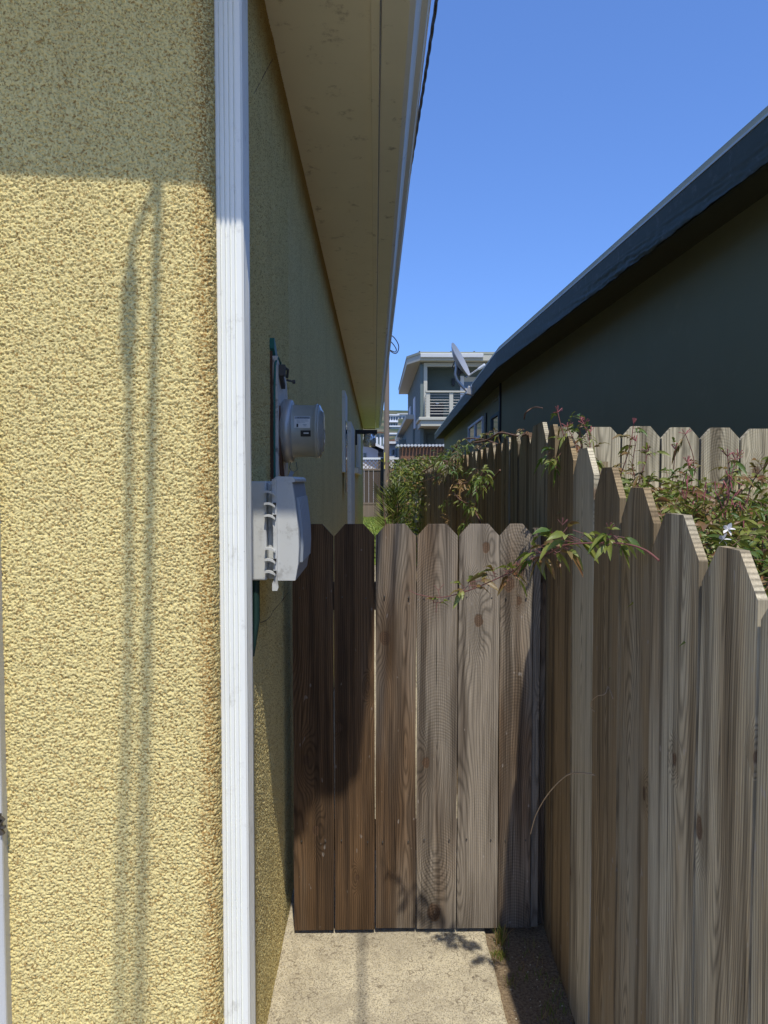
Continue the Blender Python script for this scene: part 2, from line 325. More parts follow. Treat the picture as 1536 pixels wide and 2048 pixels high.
# ------------------------------------------------------------------ numpy gradient noise
def perlin(x, y, seed):
    r = np.random.default_rng(seed); N = 256
    p = r.permutation(N); p = np.concatenate([p, p]); ang = r.random(N) * 2*np.pi; gx, gy = np.cos(ang), np.sin(ang)
    xi = np.floor(x).astype(int); yi = np.floor(y).astype(int); xf = x - xi; yf = y - yi; xi &= 255; yi &= 255
    u = xf*xf*xf*(xf*(xf*6-15)+10); v = yf*yf*yf*(yf*(yf*6-15)+10)
    def g(ix, iy, dx, dy):
        h = p[(p[ix & 255] + iy) & 255]; return gx[h]*dx + gy[h]*dy
    a = g(xi, yi, xf, yf); b = g(xi+1, yi, xf-1, yf); c = g(xi, yi+1, xf, yf-1); d = g(xi+1, yi+1, xf-1, yf-1)
    return (a*(1-u)+b*u)*(1-v) + (c*(1-u)+d*u)*v
def grid_mesh(name, P, mat, parent=None, smooth=True):
    nu, nv = P.shape[:2]; idx = np.arange(nu*nv).reshape(nu, nv)
    f = np.stack([idx[:-1, :-1], idx[1:, :-1], idx[1:, 1:], idx[:-1, 1:]], -1).reshape(-1, 4)
    me = bpy.data.meshes.new(name); me.vertices.add(nu*nv); me.vertices.foreach_set('co', P.reshape(-1).astype(np.float32))
    me.loops.add(f.size); me.loops.foreach_set('vertex_index', f.reshape(-1).astype(np.int32))
    me.polygons.add(len(f)); me.polygons.foreach_set('loop_start', np.arange(0, f.size, 4, dtype=np.int32))
    me.polygons.foreach_set('use_smooth', np.ones(len(f), dtype=bool)) if smooth else None
    me.update(calc_edges=True); me.validate(); me.materials.append(mat)
    o = bpy.data.objects.new(name, me); COL.objects.link(o)
    if parent: o.parent = parent
    return o

# ================================================================== GROUND
g = MB(); g.box((-60, -12, -0.30), (90, 120, 0.0)); tag(g.build('ground', M['dirt']), kind='structure')
g = MB(); g.box((-14, -12, 0.0), (-0.30, 1.30, 0.008)); g.box((-0.30, -12, 0.0), (0.386, -2.0, 0.008)); g.box((0.75, -12, 0.0), (12, -0.4, .008)); g.box((-0.30, 2.9, 0.0), (0.40, 13.0, 0.010))  # unseen paving behind camera added to bounce warm light; last strip continues the path
tag(g.build('path_and_bounce_paving', M['concrete']), kind='structure')
# slab: broken right edge, slightly cambered
nx, ny = 90, 260
u = np.linspace(0, 1, nx)[:, None]; v = np.linspace(0, 1, ny)[None, :]
yy = -2.0 + v*4.9 + 0*u
edge = 0.386 + 0.010*perlin(yy*7, yy*0+3, 3) + 0.005*perlin(yy*31, yy*0+3, 4)
left = -0.306 + 0*yy
xx = left + (edge-left)*u
zz = 0.012 + 0.0012*perlin(xx*60, yy*60, 8) + 0.003*perlin(xx*5, yy*5, 9)
zz = np.where(u > 0.985, -0.01, zz)
tag(grid_mesh('concrete_path', np.stack([xx, yy, zz], -1), M['concrete']), kind='structure')
g = MB(); g.box((-6.0, 13.0, 0.0), (1.0, 29.6, 0.02));
tag(g.build('lawn', M['lawn']), kind='structure')

# ================================================================== YELLOW HOUSE
WX = -0.306; YF = 1.39; RC = 0.025; ZS = 2.87; YE = 18.6
yh = empty('yellow_house', (WX, YF, 0), 'yellow stucco house with cream soffit filling the left side of the alley', 'house')
def stucco_sheet(path_pts, norms, z0, z1, dz, amp, name, parent, coarse=1.0):
    pp = np.array(path_pts); nn = np.array(norms); s = np.concatenate([[0], np.cumsum(np.linalg.norm(np.diff(pp, axis=0), axis=1))])
    zs = np.concatenate([np.arange(z0, .5, dz*1.4), np.arange(.5, 2.5, dz), np.arange(2.5, z1+dz*2, dz*2)]) if dz < .01 else np.arange(z0, z1+dz, dz); Sg = s[:, None] + 0*zs[None]; Zg = zs[None] + 0*s[:, None]
    a = perlin(Sg*185, Zg*190, 21); b = perlin(Sg*310+5, Zg*320, 22); c = perlin(Sg*80, Zg*90, 23)
    h = a*.85 + .95*b + .45*c + .16*(rng.random(Sg.shape)-.5)*2
    h = np.minimum(h, .12 + .25*(h-.12)) + .30*perlin(Sg*9, Zg*9, 24)
    ampz = np.array(amp)[:, None]
    D = h*ampz
    X = pp[:, 0][:, None] + nn[:, 0][:, None]*D; Y = pp[:, 1][:, None] + nn[:, 1][:, None]*D
    return grid_mesh(name, np.stack([X, Y, Zg], -1), M['stucco'], parent)
ds = 0.0016
pts = []; nr = []
for x in np.arange(-0.74, WX-RC, ds): pts.append((x, YF)); nr.append((0, -1))
for a in np.linspace(0, math.pi/2, 14)[0:]:
    pts.append((WX-RC + RC*math.sin(a), YF+RC - RC*math.cos(a))); nr.append((math.sin(a), -math.cos(a)))
for y in np.arange(YF+RC+ds, 2.60, 0.0024): pts.append((WX, y)); nr.append((1, 0))
amps = [0.0056 if p[1] < YF+RC+0.001 else 0.0058 for p in pts]
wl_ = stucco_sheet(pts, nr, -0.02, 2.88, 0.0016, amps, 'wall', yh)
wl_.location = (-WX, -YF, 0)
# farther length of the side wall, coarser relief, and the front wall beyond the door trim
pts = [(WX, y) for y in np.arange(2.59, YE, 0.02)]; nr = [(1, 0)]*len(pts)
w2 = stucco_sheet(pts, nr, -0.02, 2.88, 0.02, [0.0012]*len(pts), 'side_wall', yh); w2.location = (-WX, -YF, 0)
g = MB(); g.box((-5.5, YF+0.02, 0), (-0.73, YF+0.2, 2.88)); g.build('front_wall', M['stucco'], yh, (-WX, -YF, 0)); g = MB(); g.box((-5.5, YE-0.2, 0), (WX-0.004, YE-0.005, 2.88))
g.build('rear_wall', M['stucco'], yh, (-WX, -YF, 0))
Y0 = 1.015
g = MB(); # soffit (side and front overhang)
g.box((-5.5, Y0, ZS), (-0.012, YF+0.3, ZS+0.012)); g.box((-0.5, YF+0.3, ZS), (-0.012, YE+0.02, ZS+0.012))
g.build('soffit', M['soffit'], yh, (-WX, -YF, 0))
g = MB(); g.box((-0.012, Y0-0.02, ZS-0.012), (0.014, YE+0.02, ZS+0.15)); g.box((-0.30, YE+0.02, ZS-0.03), (0.014, YE+0.045, ZS+0.15))
g.build('fascia', M['soffit'], yh, (-WX, -YF, 0), 0.002)
g = MB(); g.prism([(-0.0125, ZS-.085), (-0.0125, ZS+.15), (-5.5, ZS+.15), (-5.5, ZS+.01), (-2.0, ZS+.005)], Y0-0.025, Y0, 'y')
g.build('front_fascia', M['soffit'], yh, (-WX, -YF, 0), 0.002)
g = MB()
g.add([(0.03, Y0-0.03, 3.03), (0.03, YE+0.06, 3.03), (-3.2, YE+0.06, 4.1), (-3.2, Y0-0.03, 4.1), (-6.4, YE+.06, 3.03), (-6.4, Y0-.03, 3.03)],
      [(0, 1, 2, 3), (3, 2, 4, 5), (0, 3, 5), (1, 4, 2)])
g.add([(0.03, Y0-0.03, 3.022), (0.03, YE+0.06, 3.022), (-6.4, YE+.06, 3.022), (-6.4, Y0-.03, 3.022)], [(0, 1, 2, 3)])
g.build('roof', M['roofd'], yh, (-WX, -YF, 0))
# door trim at the far left of the front wall
g = MB(); p = at(14, 2048, YF-0.02); g.box((p.x-0.14, YF-0.022, 0), (p.x, YF+0.03, 2.15))
g.build('door_trim', M['trim'], yh, (-WX, -YF, 0), 0.004)
g = MB()
for k in range(9):
    q = Vector((p.x+0.002, YF-0.024, 0.885 + (k-4)*0.0042)); g.box(q-Vector((.004+.003*(k % 3), .004, .002)), q+Vector((.006*(k % 2), .003, .002)), rot=Matrix.Rotation(k, 3, 'Y'))
g.build("hinge", M["iron"], yh, (-WX, -YF, 0))
# far openings on the side wall
def wall_board(nm, x0, x1, yt, yb, proud, mat):
    a = onX(x0, (yt+yb)/2, WX+proud); b_ = onX(x1, (yt+yb)/2, WX+proud); zt = onX((x0+x1)/2, yt, WX+proud).z; zb = onX((x0+x1)/2, yb, WX+proud).z
    g = MB(); g.box((WX, a.y, max(0, zb)), (WX+proud, b_.y, zt)); return g.build(nm, mat, yh, (-WX, -YF, 0), 0.003)
wf = wall_board('window_frame', 690.5, 695, 788, 945, 0.03, M['white'])
a = onX(691.5, 860, WX+.032); b_ = onX(694, 860, WX+.032)
g = MB(); g.box((WX+.03, a.y, 1.42), (WX+.034, b_.y, 2.1)); g.build('pane', M['pane'], wf)
wall_board('door_frame', 703, 709.5, 852, 1200, 0.045, M['white'])
wf2 = wall_board('window_frame', 717, 721.5, 866, 936, 0.04, M['white'])
wall_board('window_sill', 716, 723.5, 938, 948, 0.06, M['soffit'])
# porch lantern
a = onX(713, 868, WX+0.02)
lt = empty('wall_lantern', (WX, a.y, a.z), 'small black wall lantern with clear glass beside the far white door frame', 'wall lamp')
k = a.y/1450
g = MB(); g.box((0.0, -.05, -22*k), (0.03, .05, 8*k)); g.build('back_plate', M['black'], lt, bevel=.003)
g = MB(); g.box((0.03, -.05, 0*k), (0.34, .07, 8*k)); g.build('arm', M['black'], lt, bevel=.003)
g = MB(); g.lathe([(0, .02), (0, .085), (-.10, .10), (-.19, .095), (-.2, .0)], (0.22, 0.01, -.002), (0, 0, 1), 20); g.build('lamp_glass', M['glass'], lt)

for pts_ in ([(507, 188), (520, 165), (533, 140), (545, 118)], [(520, 1246), (532, 1241), (541, 1232), (546, 1222), (562, 1204), (577, 1184)]):
    g = MB(); q = [onX(a_, b_, WX+.0004) for a_, b_ in pts_]; g.tube(q, .0011, 4); g.build('hairline_crack', M['rust'], yh, (-WX, -YF, 0))
# ---- rain gutter
gt = empty('rain_gutter', (0.016, Y0, ZS), 'long mildew stained eave gutter above the alley along the yellow house', 'gutter')
g = MB()
prof = [(0.004, 0.0), (0.082, 0.0), (0.100, 0.012), (0.112, 0.040), (0.120, 0.055), (0.140, 0.066), (0.146, 0.075), (0.146, 0.118), (0.152, 0.118), (0.152, 0.126), (0.140, 0.126), (0.140, 0.080), (0.112, 0.064), (0.096, 0.018), (0.008, 0.006), (0.008, 0.126), (0.004, 0.126)]
g.prism([(a_, b_) for a_, b_ in prof], 0, YE-Y0, 'y'); g.build('trough', M['gutter'], gt)
g = MB(); g.box((0.146, 0.0, 0.078), (0.1495, YE-Y0, 0.112)); g.build('lip', M['gline'], gt)
# ---- downspout
dp = empty('downspout', (WX, 1.42, 0), 'white fluted metal downspout running up the corner of the yellow house', 'downspout')
def flute(w_, d_, nf, dep):
    # closed outline, front (toward -y) and right side fluted
    o = []; x0, x1, y0, y1 = -0.002, w_, 0.0, d_; r = 0.004
    def edge(p, q, nrm, fl):
        p = Vector(p); q = Vector(q); nrm = Vector(nrm); L = (q-p).length; d = (q-p)/L; o.append(tuple(p + d*r))
        if fl:
            s0, s1 = 0.22*L, 0.72*L
            for i in range(nf):
                c = s0 + (s1-s0)*i/(nf-1)
                for t, h in ((-.0020, 0), (-.0009, -dep), (.0009, -dep), (.0020, 0)): o.append(tuple(p + d*(c+t) + nrm*h))
        o.append(tuple(q - d*r))
    edge((x0, y0), (x1, y0), (0, -1), True); edge((x1, y0), (x1, y1), (1, 0), True)
    edge((x1, y1), (x0, y1), (0, 1), False); edge((x0, y1), (x0, y0), (-1, 0), False)
    return o
pl = flute(0.053, 0.074, 4, 0.0042)
g = MB(); g.prism(pl, 0.05, 2.60, 'z'); g.build('pipe', M['white'], dp)
g = MB(); g.prism([(x*1.03-.0005, y*1.03-.001) for x, y in pl], 0.05, 0.30, 'z'); g.build('lower_sleeve', M['white'], dp)
g = MB()
for i in range(8):
    t0, t1 = i/8, (i+1)/8
    def rgn(t):
        xo = 0.24*(t*t*(3-2*t)); z = 2.6+0.29*t
        return [(x+xo, y, z) for x, y in pl]
    A = rgn(t0); B = rgn(t1); nn_ = len(A)
    g.add(A+B, [(j, (j+1) % nn_, (j+1) % nn_+nn_, j+nn_) for j in range(nn_)])
g.build('elbow', M['white'], dp)
g = MB(); g.box((-0.006, -0.001, 2.30), (0.0, 0.076, 2.33)); g.build('strap', M['white'], dp)

# ================================================================== ELECTRICITY METER
MY, MZ = 2.245, 1.693
em = empty('electricity_meter', (WX, MY, MZ), 'round grey electricity meter on a peeling white board above the grey utility box', 'electricity meter')
g = MB(); poly = [(-.112, -.145), (-.105, -.150), (.10, -.155), (.13, -.12), (.132, .12), (.10, .165), (-.02, .205), (-.112, .212)]
g.prism([(a_, b_) for a_, b_ in poly], 0.002, 0.022, 'x'); g.build('backing_board', M['board'], em, bevel=.002)
g = MB(); poly = [(-.124, -.30), (-.112, -.30), (-.112, .215), (-.122, .225)]
g.prism([(min(y + 0.003*math.sin(z*90), -.1135) + (.004 if y < -.12 else 0), z) for y, z in poly], 0.0, 0.008, 'x'); g.build('rust_stain_strip', M['rust'], em)
g = MB(); g.lathe([(.022, .0), (.022, .088), (.03, .098), (.052, .096), (.056, .090), (.056, .0)], (0, 0, 0), (1, 0, 0), 48); g.build('socket_ring', M['alu'], em)
g = MB(); g.lathe([(.056, .082), (.060, .0805), (.118, .079), (.122, .081), (.127, .084), (.131, .084), (.132, .078)], (0, 0, 0), (1, 0, 0), 48); g.build('can', M['meter'], em)
g = MB(); g.lathe([(.131, .080), (.134, .083), (.138, .080), (.142, .070), (.148, .060), (.150, .045), (.150, .0)], (0, 0, 0), (1, 0, 0), 48); g.build('glass_cover', M['glass'], em)
g = MB(); g.lathe([(.1325, .0), (.1325, .072)], (0, 0, 0), (1, 0, 0), 32); g.box((.133, -.045, -.02), (.140, .045, .03)); g.build('dial_plate', M['meter'], em)
# stickers follow the can: built from curved strips, axis x
def sticker(x0, x1, a0, a1, rad, mat, name, par):
    g = MB(); nseg = 10; vs = []
    for i in range(nseg+1):
        a = a0+(a1-a0)*i/nseg
        for x in (x0, x1): vs.append((x, -math.cos(a)*rad, math.sin(a)*rad))
    g.add(vs, [(2*i, 2*i+1, 2*i+3, 2*i+2) for i in range(nseg)]); 
    return g.build(name, mat, par)
A0 = R(8)
ws = sticker(.066, .113, R(3), R(30), .0808, M['label'], 'warning_label', em)
bs = sticker(.085, .115, R(-15), R(-2), .0808, M['ink'], 'black_label', em)
sticker(.067, .112, R(23), R(29), .0811, M['greyrib'], 'label_header', ws)
def text_on(txt, size, x0, ang, rad, mat, par, name):
    cu = bpy.data.curves.new('lettering_curve', 'FONT'); cu.body = txt; cu.size = size; cu.resolution_u = 2
    to = bpy.data.objects.new('lettering_tmp', cu); COL.objects.link(to); bpy.context.view_layer.update()
    me0 = to.to_mesh(); vs = [tuple(v.co) for v in me0.vertices]; fs = [tuple(p.vertices) for p in me0.polygons]; to.to_mesh_clear()
    bpy.data.objects.remove(to)
    g = MB(); out = []
    for x, y, z in vs:
        a = ang + y/rad; out.append((x0+x, -math.cos(a)*rad, math.sin(a)*rad))
    g.add(out, fs); return g.build(name, mat, par)
text_on('WARNING', .0078, .0735, R(24), .0814, M['ink'], ws, 'lettering')
for k in range(3):
    g = MB(); a0 = R(20 - 2.6*k)
    for j in range(9-2*k):
        xx0 = .072 + j*.0040 + .0015*k; sticker(xx0, xx0+.011, a0, a0+R(.9), .0812, M['greyrib'], 'print_mark', ws) if j % 3 == 0 else None
sticker(.073, .078, R(5), R(12), .0812, M['ink'], 'seal_mark', ws)
sticker(.092, .103, R(9.5), R(11), .0812, M['greyrib'], 'print_mark', ws)
sticker(.094, .102, R(7), R(8), .0812, M['greyrib'], 'print_mark', ws)
sticker(.094, .109, R(-9), R(-6.5), .0812, M['label'], 'print_mark', bs)
# seal and wire hanging under the ring
g = MB(); g.tube([(.05, -.03, -.094), (.046, -.035, -.112), (.056, -.035, -.13), (.07, -.035, -.118), (.066, -.03, -.096)], .0012, 6); g.build('seal_wire', M['iron'], em)
g = MB(); g.box((.044, -.042, -.150), (.056, -.036, -.122), rot=Matrix.Rotation(R(25), 3, 'Y')); g.build('seal_tag', M['greyrib'], em)
g = MB(); g.prism([(-.118, .232), (.02, .150), (.02, .182), (-.108, .262), (-.118, .262)], 0.0, 0.014, 'x'); g.build('green_cap_strip', M['green'], em)
g = MB(); g.tube([(.02, -.02, .175), (.024, -.06, .20), (.022, -.10, .208), (.016, -.118, .19), (.014, -.121, .12), (.013, -.122, 0), (.013, -.122, -.16), (.02, -.12, -.24), (.02, -.10, -.30)], .0032, 8); g.build('green_ground_wire', M['green'], em)
g = MB(); g.box((.02, -.085, .140), (.034, -.02, .156), rot=Matrix.Rotation(R(-28), 3, 'X')); g.box((.02, -.088, .158), (.04, -.06, .19)); g.tube([(.04, -.05, .15), (.062, -.045, .145)], .003, 8); g.tube([(.058, -.045, .145), (.066, -.045, .145)], .006, 8)
g.tube([(.03, -.07, .19), (.045, -.05, .18), (.04, -.03, .16)], .004, 8); g.build('wire_clamp', M['iron'], em)
g = MB(); g.prism([(-.09, -.10), (-.075, -.135), (.02, -.15), (-.02, -.10), (-.07, .02), (-.085, .07)], 0.0222, 0.026, 'x'); g.build('rusty_stain', M['rust'], em)

# ================================================================== UTILITY BOX
ub = empty('utility_box', (WX, 1.75, 1.30), 'pale grey plastic utility box with ribbed cover and clips on the alley wall', 'utility box')
g = MB(); g.box((0.0, 0, 0), (0.044, .30, .24)); g.box((0.0441, .022, 0), (0.0635, .298, .238)); g.build('base', M['greybox'], ub, bevel=.004)
edge_ = [(.24, .106), (.20, .112), (.16, .117), (.12, .121), (.08, .122), (.04, .120), (.0, .113)]
g = MB(); pr = [(.063, 0.0)] + [(b_, a_) for a_, b_ in reversed(edge_)] + [(.063, .24)]
pr2 = [(x, z) for x, z in pr]
g.prism(pr2, -0.002, .30, 'y', smooth=False); g.build('cover', M['greybox'], ub, bevel=.005)
g = MB()
for k in range(7):
    y0 = .035 + k*.034; vs = []
    for a_, b_ in edge_[1:-1]:
        for (dx, dy) in ((0.0, 0), (.008, .006), (.008, .016), (0.0, .022)): vs.append((b_ + dx - .001, y0+dy, a_))
    m_ = len(edge_[1:-1]); g.add(vs, [(4*i+j, 4*i+j+1, 4*i+j+5, 4*i+j+4) for i in range(m_-1) for j in range(3)] + [(3, 2, 1, 0), (4*m_-4, 4*m_-3, 4*m_-2, 4*m_-1)])
g.build('ribs', M['greyrib'], ub)
g = MB(); pr = [(b_+.0006, a_) for a_, b_ in edge_] + [(b_-.004, a_) for a_, b_ in reversed(edge_)]
g.prism(pr, .012, .288, 'y'); g.build('front_panel', M['greyrib'], ub)
g = MB(); g.prism([(.060, .235), (.062, .247), (.070, .252), (.105, .251), (.112, .246), (.113, .238), (.063, .236)], .0, .29, 'y'); g.build('cover_lip', M['greybox'], ub, bevel=.002)
g = MB(); g.prism([(.059, .245), (.070, .245), (.071, 0), (.073, -.016), (.070, -.024), (.058, -.024), (.058, -.006), (.063, .004), (.0615, .02), (.0615, .13), (.060, .135)], -.009, -.002, 'y'); g.build('hinge_strip', M['greybox'], ub, bevel=.001)
for k, zc in enumerate((.214, .186, .157, .078, .051, .022)):
    g = MB(); nseg = 6; up = []
    for i in range(nseg+1):
        t = i/nseg; up.append((.041+.026*t, zc + .004*(1-(2*t-.6)**2)))
    poly = up + [(a_, b_-.0055) for a_, b_ in reversed(up)]
    g.prism(poly, -.018, 0.002, 'y'); o = g.build('clip', M['greybox'], ub, bevel=.001)
    if k in (1, 2, 4, 5):
        g = MB(); g.box((.062, -.0145, zc-.004), (.069, -.003, zc+.003)); g.build('clip_slot', M['ink'], o)
g = MB(); g.tube([(.012, .03, .003), (.012, .03, -.10), (.003, .02, -.19)], [.010, .010, .006], 10); g.build('dark_tube', M['darkg'], ub)  # dark green tube tapering down from under the box

# ================================================================== PICKETS
def picket(w_, h_, th, ear, earh, seed, ztilt=0.0, wav=0.0008, segs=None, rightcut=None):
    """dog-eared board, local x across, y thickness, z up, origin at bottom centre"""
    r = random.Random(seed); segs = segs or max(6, int(h_/0.05)); g = MB()
    zb = [0.0 + (h_-earh)*i/segs for i in range(segs+1)]
    L = []; Rr = []
    ph = r.random()*10
    for z in zb:
        L.append((-w_/2 + wav*math.sin(z*9+ph) + r.uniform(-1, 1)*wav*.5, z)); Rr.append((w_/2 + wav*math.sin(z*7+ph*2) + r.uniform(-1, 1)*wav*.5, z))
    e2 = rightcut if rightcut else (ear, earh)
    out = L + [(-w_/2+ear, h_ + r.uniform(-1, 1)*.001)] + [(w_/2-e2[0], h_ + r.uniform(-1, 1)*.001)] + ([(w_/2-.0, h_-e2[1])] if rightcut else []) + Rr[::-1]
    # build as quad strips for front/back, sides
    n_ = len(L)
    def warp(z): return 0.004*math.sin(z*1.7+ph)*min(1, z)
    vs = []
    for (a, b) in zip(L, Rr):
        y = warp(a[1]); z = a[1]
        vs += [(a[0], y, z), (b[0], y, z), (b[0], y+th, z), (a[0], y+th, z)]
    y = warp(h_); rx, rz = w_/2-e2[0], h_
    vs += [(-w_/2+ear, y, h_), (rx, y, rz), (rx, y+th, rz), (-w_/2+ear, y+th, h_)]
    fs = []
    for i in range(n_):
        o = 4*i
        fs += [(o, o+1, o+5, o+4), (o+1, o+2, o+6, o+5), (o+2, o+3, o+7, o+6), (o+3, o, o+4, o+7)]
    fs += [(3, 2, 1, 0), (4*n_, 4*n_+1, 4*n_+2, 4*n_+3)]
    g.add(vs, fs); return g
# ---- gate
GY = 2.38
wg = empty('wooden_gate', (0.14, GY, 0), 'weathered dog-eared plank gate closing the alley above the concrete path', 'gate')
gx = [-0.274, -0.1365, 0.000, 0.1375, 0.275, 0.4125, 0.524]
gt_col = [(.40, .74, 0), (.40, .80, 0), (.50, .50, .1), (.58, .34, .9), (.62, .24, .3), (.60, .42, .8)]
for i in range(6):
    a, b = gx[i], gx[i+1]; w_ = b-a-0.0035; zb = 0.028 + 0.004*i/5 + (.004 if i == 2 else 0); zt = 1.398
    g = picket(w_, zt-zb, .018, .036, .040, i+3, wav=.0008, segs=34)
    if i == 5: g = picket(w_, zt-zb, .018, .034, .040, 9, segs=34)
    o = g.build('picket', M['wood'], wg, (( a+b)/2-0.14, 0, zb)); o.color = gt_col[i] + (1,)
    for kn, q in zip(('knot_a', 'knot_b'), {0: ((613, 1520, .011), (632, 1661, .010)), 1: ((737, 1375, .006), (715, 1755, .006)), 2: ((770, 1277, .015), (770, 1277, .001)), 3: ((852, 1525, .011), (868, 1825, .019)), 4: ((957, 1241, .013), (972, 1095, .011)), 5: ((1018, 1168, .016), (1040, 1140, .014))}[i]):
        w3 = at(q[0], q[1], GY); o[kn] = (w3.x-(a+b)/2, w3.z-zb, q[2])
    for zz_ in (1.155, 0.335):
        for s_ in (-1, 1):
            c = Vector((s_*w_*.31 + random.uniform(-.004, .004), 0.0, zz_-zb+random.uniform(-.004, .004)))
            nb = MB(); nb.tube([c + Vector((0, -.0047, 0)), c+Vector((0, .008, 0))], .0026, 8); nb.build('nail_head', M['iron'], o)
g = picket(.024, 1.352, .018, .001, .002, 31, segs=34); o = g.build('edge_strip', M['wood'], wg, (.537-.14, .004, .032)); o.color = (.52, .35, .2, 1)
g = picket(.034, 1.35, .018, .001, .002, 33, segs=34); o = g.build('hinge_stile', M['wood'], wg, (.555-.14, .022, .032)); o.color = (.40, .5, .2, 1)
for zc in (1.155, .335):
    g = MB(); g.box((-.40, .024, zc-.045), (.42, .062, zc+.045)); o = g.build('rail', M['wood'], wg); o.color = (.42, .5, 0, 1)
g = MB(); g.box((-.40, .024, -.02), (.42, .060, .04), rot=Matrix.Rotation(R(-44), 3, 'Y')); 
# ---- side fence
sf = empty('side_fence', (fx(.4), .4, 0), 'long dog-eared plank fence on the right that steps down toward the viewer', 'fence')
rz = math.atan(FK)
seams = [.20, .40, .60, .79, .987, 1.182, 1.406, 1.618, 1.836, 2.056, 2.30, 2.42]
tops = [1.30, 1.345, 1.385, 1.415, 1.440, 1.482, 1.527, 1.573, 1.628, 1.672, 1.722]
cols = [(.5, .5, 0), (.5, .5, 0), (.5, .5, 0), (.54, .45, 0), (.60, .40, .1), (.55, .42, .1), (.42, .62, 0), (.43, .66, 0), (.68, .18, 0), (.46, .78, 0), (.40, .6, 0)]
spec = []
for i in range(len(seams)-1): spec.append((seams[i], seams[i+1], tops[i], cols[i]))
y = 2.42
far = [2.755, 3.03, 3.24, 3.48, 3.76, 4.04, 4.31, 4.61, 4.88, 5.2, 5.56, 5.93]
for q in far: spec.append((y, q, 1.735 + random.uniform(-.012, .008), (random.uniform(.40, .52), random.uniform(.35, .65), 0))); y = q
while len(spec) < 98 and y < 28.5:
    q = y + .265; spec.append((y, q, 1.735 + random.uniform(-.014, .010), (random.uniform(.38, .50), random.uniform(.45, .8), 0))); y = q
for i, (a, b, zt, cc) in enumerate(spec):
    w_ = (b-a)*math.sqrt(1+FK*FK) - 0.006; yc = (a+b)/2; near_ = yc < 2.4
    sg = 34 if near_ else (20 if yc < 6 else 6)
    ear = min(.068, w_*.31) if near_ else w_*.24
    g = picket(w_, zt-.015, .0145, ear, ear*(1.08 if near_ else 1.0), 100+i, wav=.0012 if near_ else .0008, segs=sg)
    o = g.build('picket', M['fence'], sf, (fx(yc)-fx(.4) + random.uniform(0, .005), yc-.4, .015), rz=math.pi/2 - rz + math.pi + random.uniform(-.012, .012))
    for kn, q in zip(('knot_a', 'knot_b'), {6: ((1330, 1408, .020), (1375, 1500, .005)), 8: ((1222, 1525, .017), (1218, 1290, .021)), 7: ((1298, 1192, .010), (1298, 1192, .001)), 5: ((1453, 1440, .008), (1490, 1620, .006)), 14: ((1085, 925, .016), (1085, 925, .001))}.get(i, ())):
        w3 = onF(q[0], q[1]); o[kn] = (yc-w3.y, w3.z-.015, q[2]*1.4)
    o.rotation_euler = (0, 0, -math.pi/2 - rz + random.uniform(-.010, .010)); o.color = cc + (1,)
g = MB()
for zc in (.35, 1.22):
    ya, yb = 0.1, 2.45
    g.add([(fx(ya)+.024, ya, zc-.045), (fx(yb)+.024, yb, zc-.045), (fx(yb)+.06, yb, zc-.045), (fx(ya)+.06, ya, zc-.045), (fx(ya)+.024, ya, zc+.045), (fx(yb)+.024, yb, zc+.045), (fx(yb)+.06, yb, zc+.045), (fx(ya)+.06, ya, zc+.045)],
          [(0,3,2,1),(4,5,6,7),(0,1,5,4),(1,2,6,5),(2,3,7,6),(3,0,4,7)])
for zc in (.35, 1.45):
    ya, yb = 2.45, 28.4
    g.add([(fx(ya)+.024, ya, zc-.045), (fx(yb)+.024, yb, zc-.045), (fx(yb)+.06, yb, zc-.045), (fx(ya)+.06, ya, zc-.045), (fx(ya)+.024, ya, zc+.045), (fx(yb)+.024, yb, zc+.045), (fx(yb)+.06, yb, zc+.045), (fx(ya)+.06, ya, zc+.045)],
          [(0,3,2,1),(4,5,6,7),(0,1,5,4),(1,2,6,5),(2,3,7,6),(3,0,4,7)])
o = g.build('rails', M['fence'], sf, (-fx(.4), -.4, 0)); o.color = (.45, .5, 0, 1)
for yp in (.3, 2.28, 4.8, 7.4, 10, 12.6):
    g = MB(); g.box((fx(yp)+.062, yp-.045, 0), (fx(yp)+.15, yp+.045, 1.60 if yp > 2 else 1.25)); o = g.build('post', M['fence'], sf, (-fx(.4), -.4, 0)); o.color = (.45, .5, 0, 1)
# ---- cross fence
cf = empty('cross_fence', (.66, 2.5, 0), 'sunlit grey dog-eared fence across the neighbour side yard behind the vine', 'fence')
x = .578; k = 0
while x < 1.72:
    wd = .1345; zt = 1.727 - .016*max(0, (x-.9)) + random.uniform(-.002, .002)
    g = picket(wd-.004, zt-.02, .018, .034, .038, 300+k, segs=30)
    o = g.build('picket', M['fence'], cf, (x+wd/2-.66, 0, .02)); o.color = (random.uniform(.60, .68), random.uniform(.1, .3), random.choice((0, .5, .7)), 1)
    x += wd+.0022; k += 1
g = MB(); g.box((.60-.66, -.040, 1.42), (1.87-.66, -.002, 1.51)); o = g.build('rail', M['fence'], cf); o.color = (.60, .2, 0, 1)
g = MB(); g.box((.60-.66, -.040, .35), (1.87-.66, -.002, .44)); o = g.build('rail', M['fence'], cf); o.color = (.60, .2, 0, 1)
